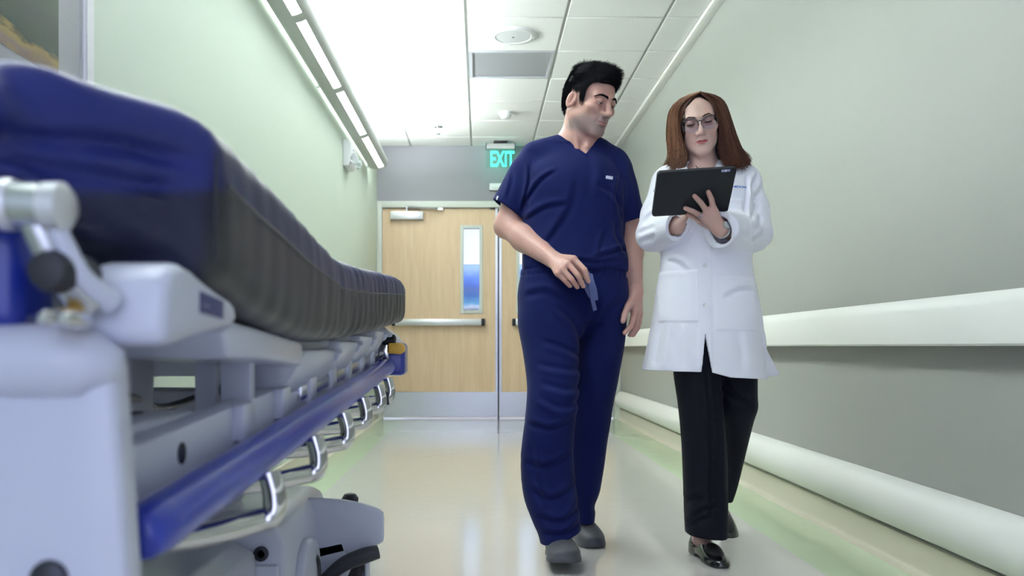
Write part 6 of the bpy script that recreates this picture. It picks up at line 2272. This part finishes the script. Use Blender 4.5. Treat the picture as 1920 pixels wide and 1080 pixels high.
# feet in loafers
def loafer(heel, yaw, pitch):
    o, M = shoe('shoe', heel, yaw, pitch, 0.245, 0.088, 0.072, M_leather, wom, True, 0.003)
    Mn = np.array(M)
    tr_ = lambda v: np.asarray(v) @ Mn[:3, :3].T + Mn[:3, 3]
    f = Field(np.arange(-0.05, 0.06, 0.003), np.arange(-0.22, -0.06, 0.003), np.arange(0.0, 0.085, 0.003))
    f.add(lambda X, Y, Z: smax(ell(X, Y, Z, (0.006, -0.145, 0.020), (0.0325, 0.062, 0.0425)), Y + 0.092 + 0.0 * X, 0.006))
    V, Q = f.mesh()
    mesh_obj('vamp', tr_(V), Q, M_vamp, o)
    f = Field(np.arange(-0.05, 0.06, 0.004), np.arange(-0.16, 0.0, 0.004), np.arange(0.015, 0.17, 0.004))
    f.add(lambda X, Y, Z: cone(X, Y, Z, (0.004, -0.055, 0.16), (0.004, -0.050, 0.055), 0.030, 0.028))
    f.add(lambda X, Y, Z: cone(X, Y, Z, (0.004, -0.050, 0.055), (0.006, -0.125, 0.034), 0.027, 0.022), k=0.02)
    V, Q = f.mesh()
    return tr_(V), Q


M_vamp = mat('textured_black_leather', (0.012, 0.012, 0.014), 0.45, bump=(900, 0.9, 0.003))
fv1 = loafer((P(1306, 1000, 3.06)[0], 3.085, 0.0), 8, 0)
fv2 = loafer((P(1340, 985, 3.50)[0], 3.52, 0.075), 2, 26)
for vq in (fv1, fv2):
    o = mesh_obj('foot', vq[0], vq[1], M_skin_w, wom)
    set_col(o, np.array(skw))

# watch, ring, bracelet
aL = (wL - eL) / np.linalg.norm(wL - eL)
u_ = np.cross(aL, [0, 0, 1.0]); u_ /= np.linalg.norm(u_)
v_ = np.cross(aL, u_)
cwr = wL - aL * 0.006
bm = bmesh.new()
add_tube(bm, [cwr + 0.0285 * (math.cos(a) * u_ + 0.92 * math.sin(a) * v_) for a in np.linspace(0, 2 * np.pi, 40)], 0.0042, 8, 0, False, 0.55)
wt = bobj('wristwatch', bm, M_steel, wom)
fc = cwr + 0.0300 * (np.array([0.25, -0.85, 0.30]) / np.linalg.norm([0.25, -0.85, 0.30]))
case = lathe('watch_case', [(0.009, -0.004), (0.0125, -0.003), (0.0125, 0.003), (0.009, 0.004)], (0, 0, 0), M_steel, None, 'z', 24)
case.parent = wt
case.matrix_world = Matrix.Translation(fc) @ Vector((0.25, -0.85, 0.30)).to_track_quat('Z', 'Y').to_matrix().to_4x4()
fd = lf[2][1] - lf[2][0]
rc = lf[2][0] + fd * 0.30
fd = fd / np.linalg.norm(fd)
u_ = np.cross(fd, [0, 0, 1.0]); u_ /= np.linalg.norm(u_)
v_ = np.cross(fd, u_)
for off in (-0.0026, 0.0026):
    bm = bmesh.new()
    add_tube(bm, [rc + fd * off + 0.0112 * (math.cos(a) * u_ + math.sin(a) * v_) for a in np.linspace(0, 2 * np.pi, 28)], 0.0016, 8, 0, False)
    bobj('ring', bm, M_steel, wom)
aR = P(1280, 400, 2.845) - wR
aR /= np.linalg.norm(aR)
bm = bmesh.new()
cb = P(1277, 412, 2.834)
u_ = np.cross(aR + np.array([0.35, 0, 0.0]), [0, 1.0, 0.0]); u_ /= np.linalg.norm(u_)
v_ = np.cross(aR, u_)
add_tube(bm, [cb + 0.0245 * (math.cos(a) * u_ + math.sin(a) * v_) for a in np.linspace(0, 2 * np.pi, 36)], 0.0016, 8, 0, False)
bobj('bracelet', bm, M_white_pl, wom)

# ---------------------------------------------------------------- the tablet
MT = Matrix(((tu[0], tv[0], tn[0], tc_[0]), (tu[1], tv[1], tn[1], tc_[1]), (tu[2], tv[2], tn[2], tc_[2]), (0, 0, 0, 1)))
M_case = mat('black_case_cloth', (0.010, 0.012, 0.017), 0.7, bump=(700, 0.25, 0.001))
tab = empty('tablet', tuple(tc_), 'black cased tablet held up in front of the white coat by the woman', 'tablet')


def rrect(w, h, r, n=6):
    out = []
    for cx, cy, a0 in ((w / 2 - r, h / 2 - r, 0), (-w / 2 + r, h / 2 - r, 90), (-w / 2 + r, -h / 2 + r, 180), (w / 2 - r, -h / 2 + r, 270)):
        for k in range(n + 1):
            a = math.radians(a0 + 90 * k / n)
            out.append((cx + r * math.cos(a), cy + r * math.sin(a)))
    return out


def tab_prism(name, w, h, r, z0, z1, m, bev, off=(0, 0)):
    bm = bmesh.new()
    add_prism(bm, [(x + off[0], y + off[1]) for x, y in rrect(w, h, r)], z0, z1, 'z', bev, 2)
    bmesh.ops.transform(bm, matrix=MT, verts=bm.verts)
    return bobj(name, bm, m, tab)


tab_prism('case', TWD, THT, 0.011, -0.006, 0.007, M_case, 0.0025)
tab_prism('screen', TWD - 0.03, THT - 0.03, 0.004, -0.0072, -0.0060, mat('tablet_screen', (0.02, 0.02, 0.025), 0.1, emit=(0.75, 0.85, 1.0), estr=0.6), 0.0002)
stk = tab_prism('sticker', 0.027, 0.0085, 0.0012, 0.0068, 0.0076, mat('lavender_sticker', (0.30, 0.32, 0.56), 0.5), 0.0002, (TWD / 2 - 0.034, THT / 2 - 0.0075))
tab_prism('sticker_mark', 0.0035, 0.0085, 0.0006, 0.0076, 0.0080, M_white_pl, 0.0001, (TWD / 2 - 0.034, THT / 2 - 0.0075)).parent = stk
bpy.data.objects['sticker_mark'].location = (0, 0, 0)
tab_prism('side_button', 0.004, 0.010, 0.0015, -0.003, 0.003, M_steel, 0.0005, (-TWD / 2 - 0.0005, 0.012))
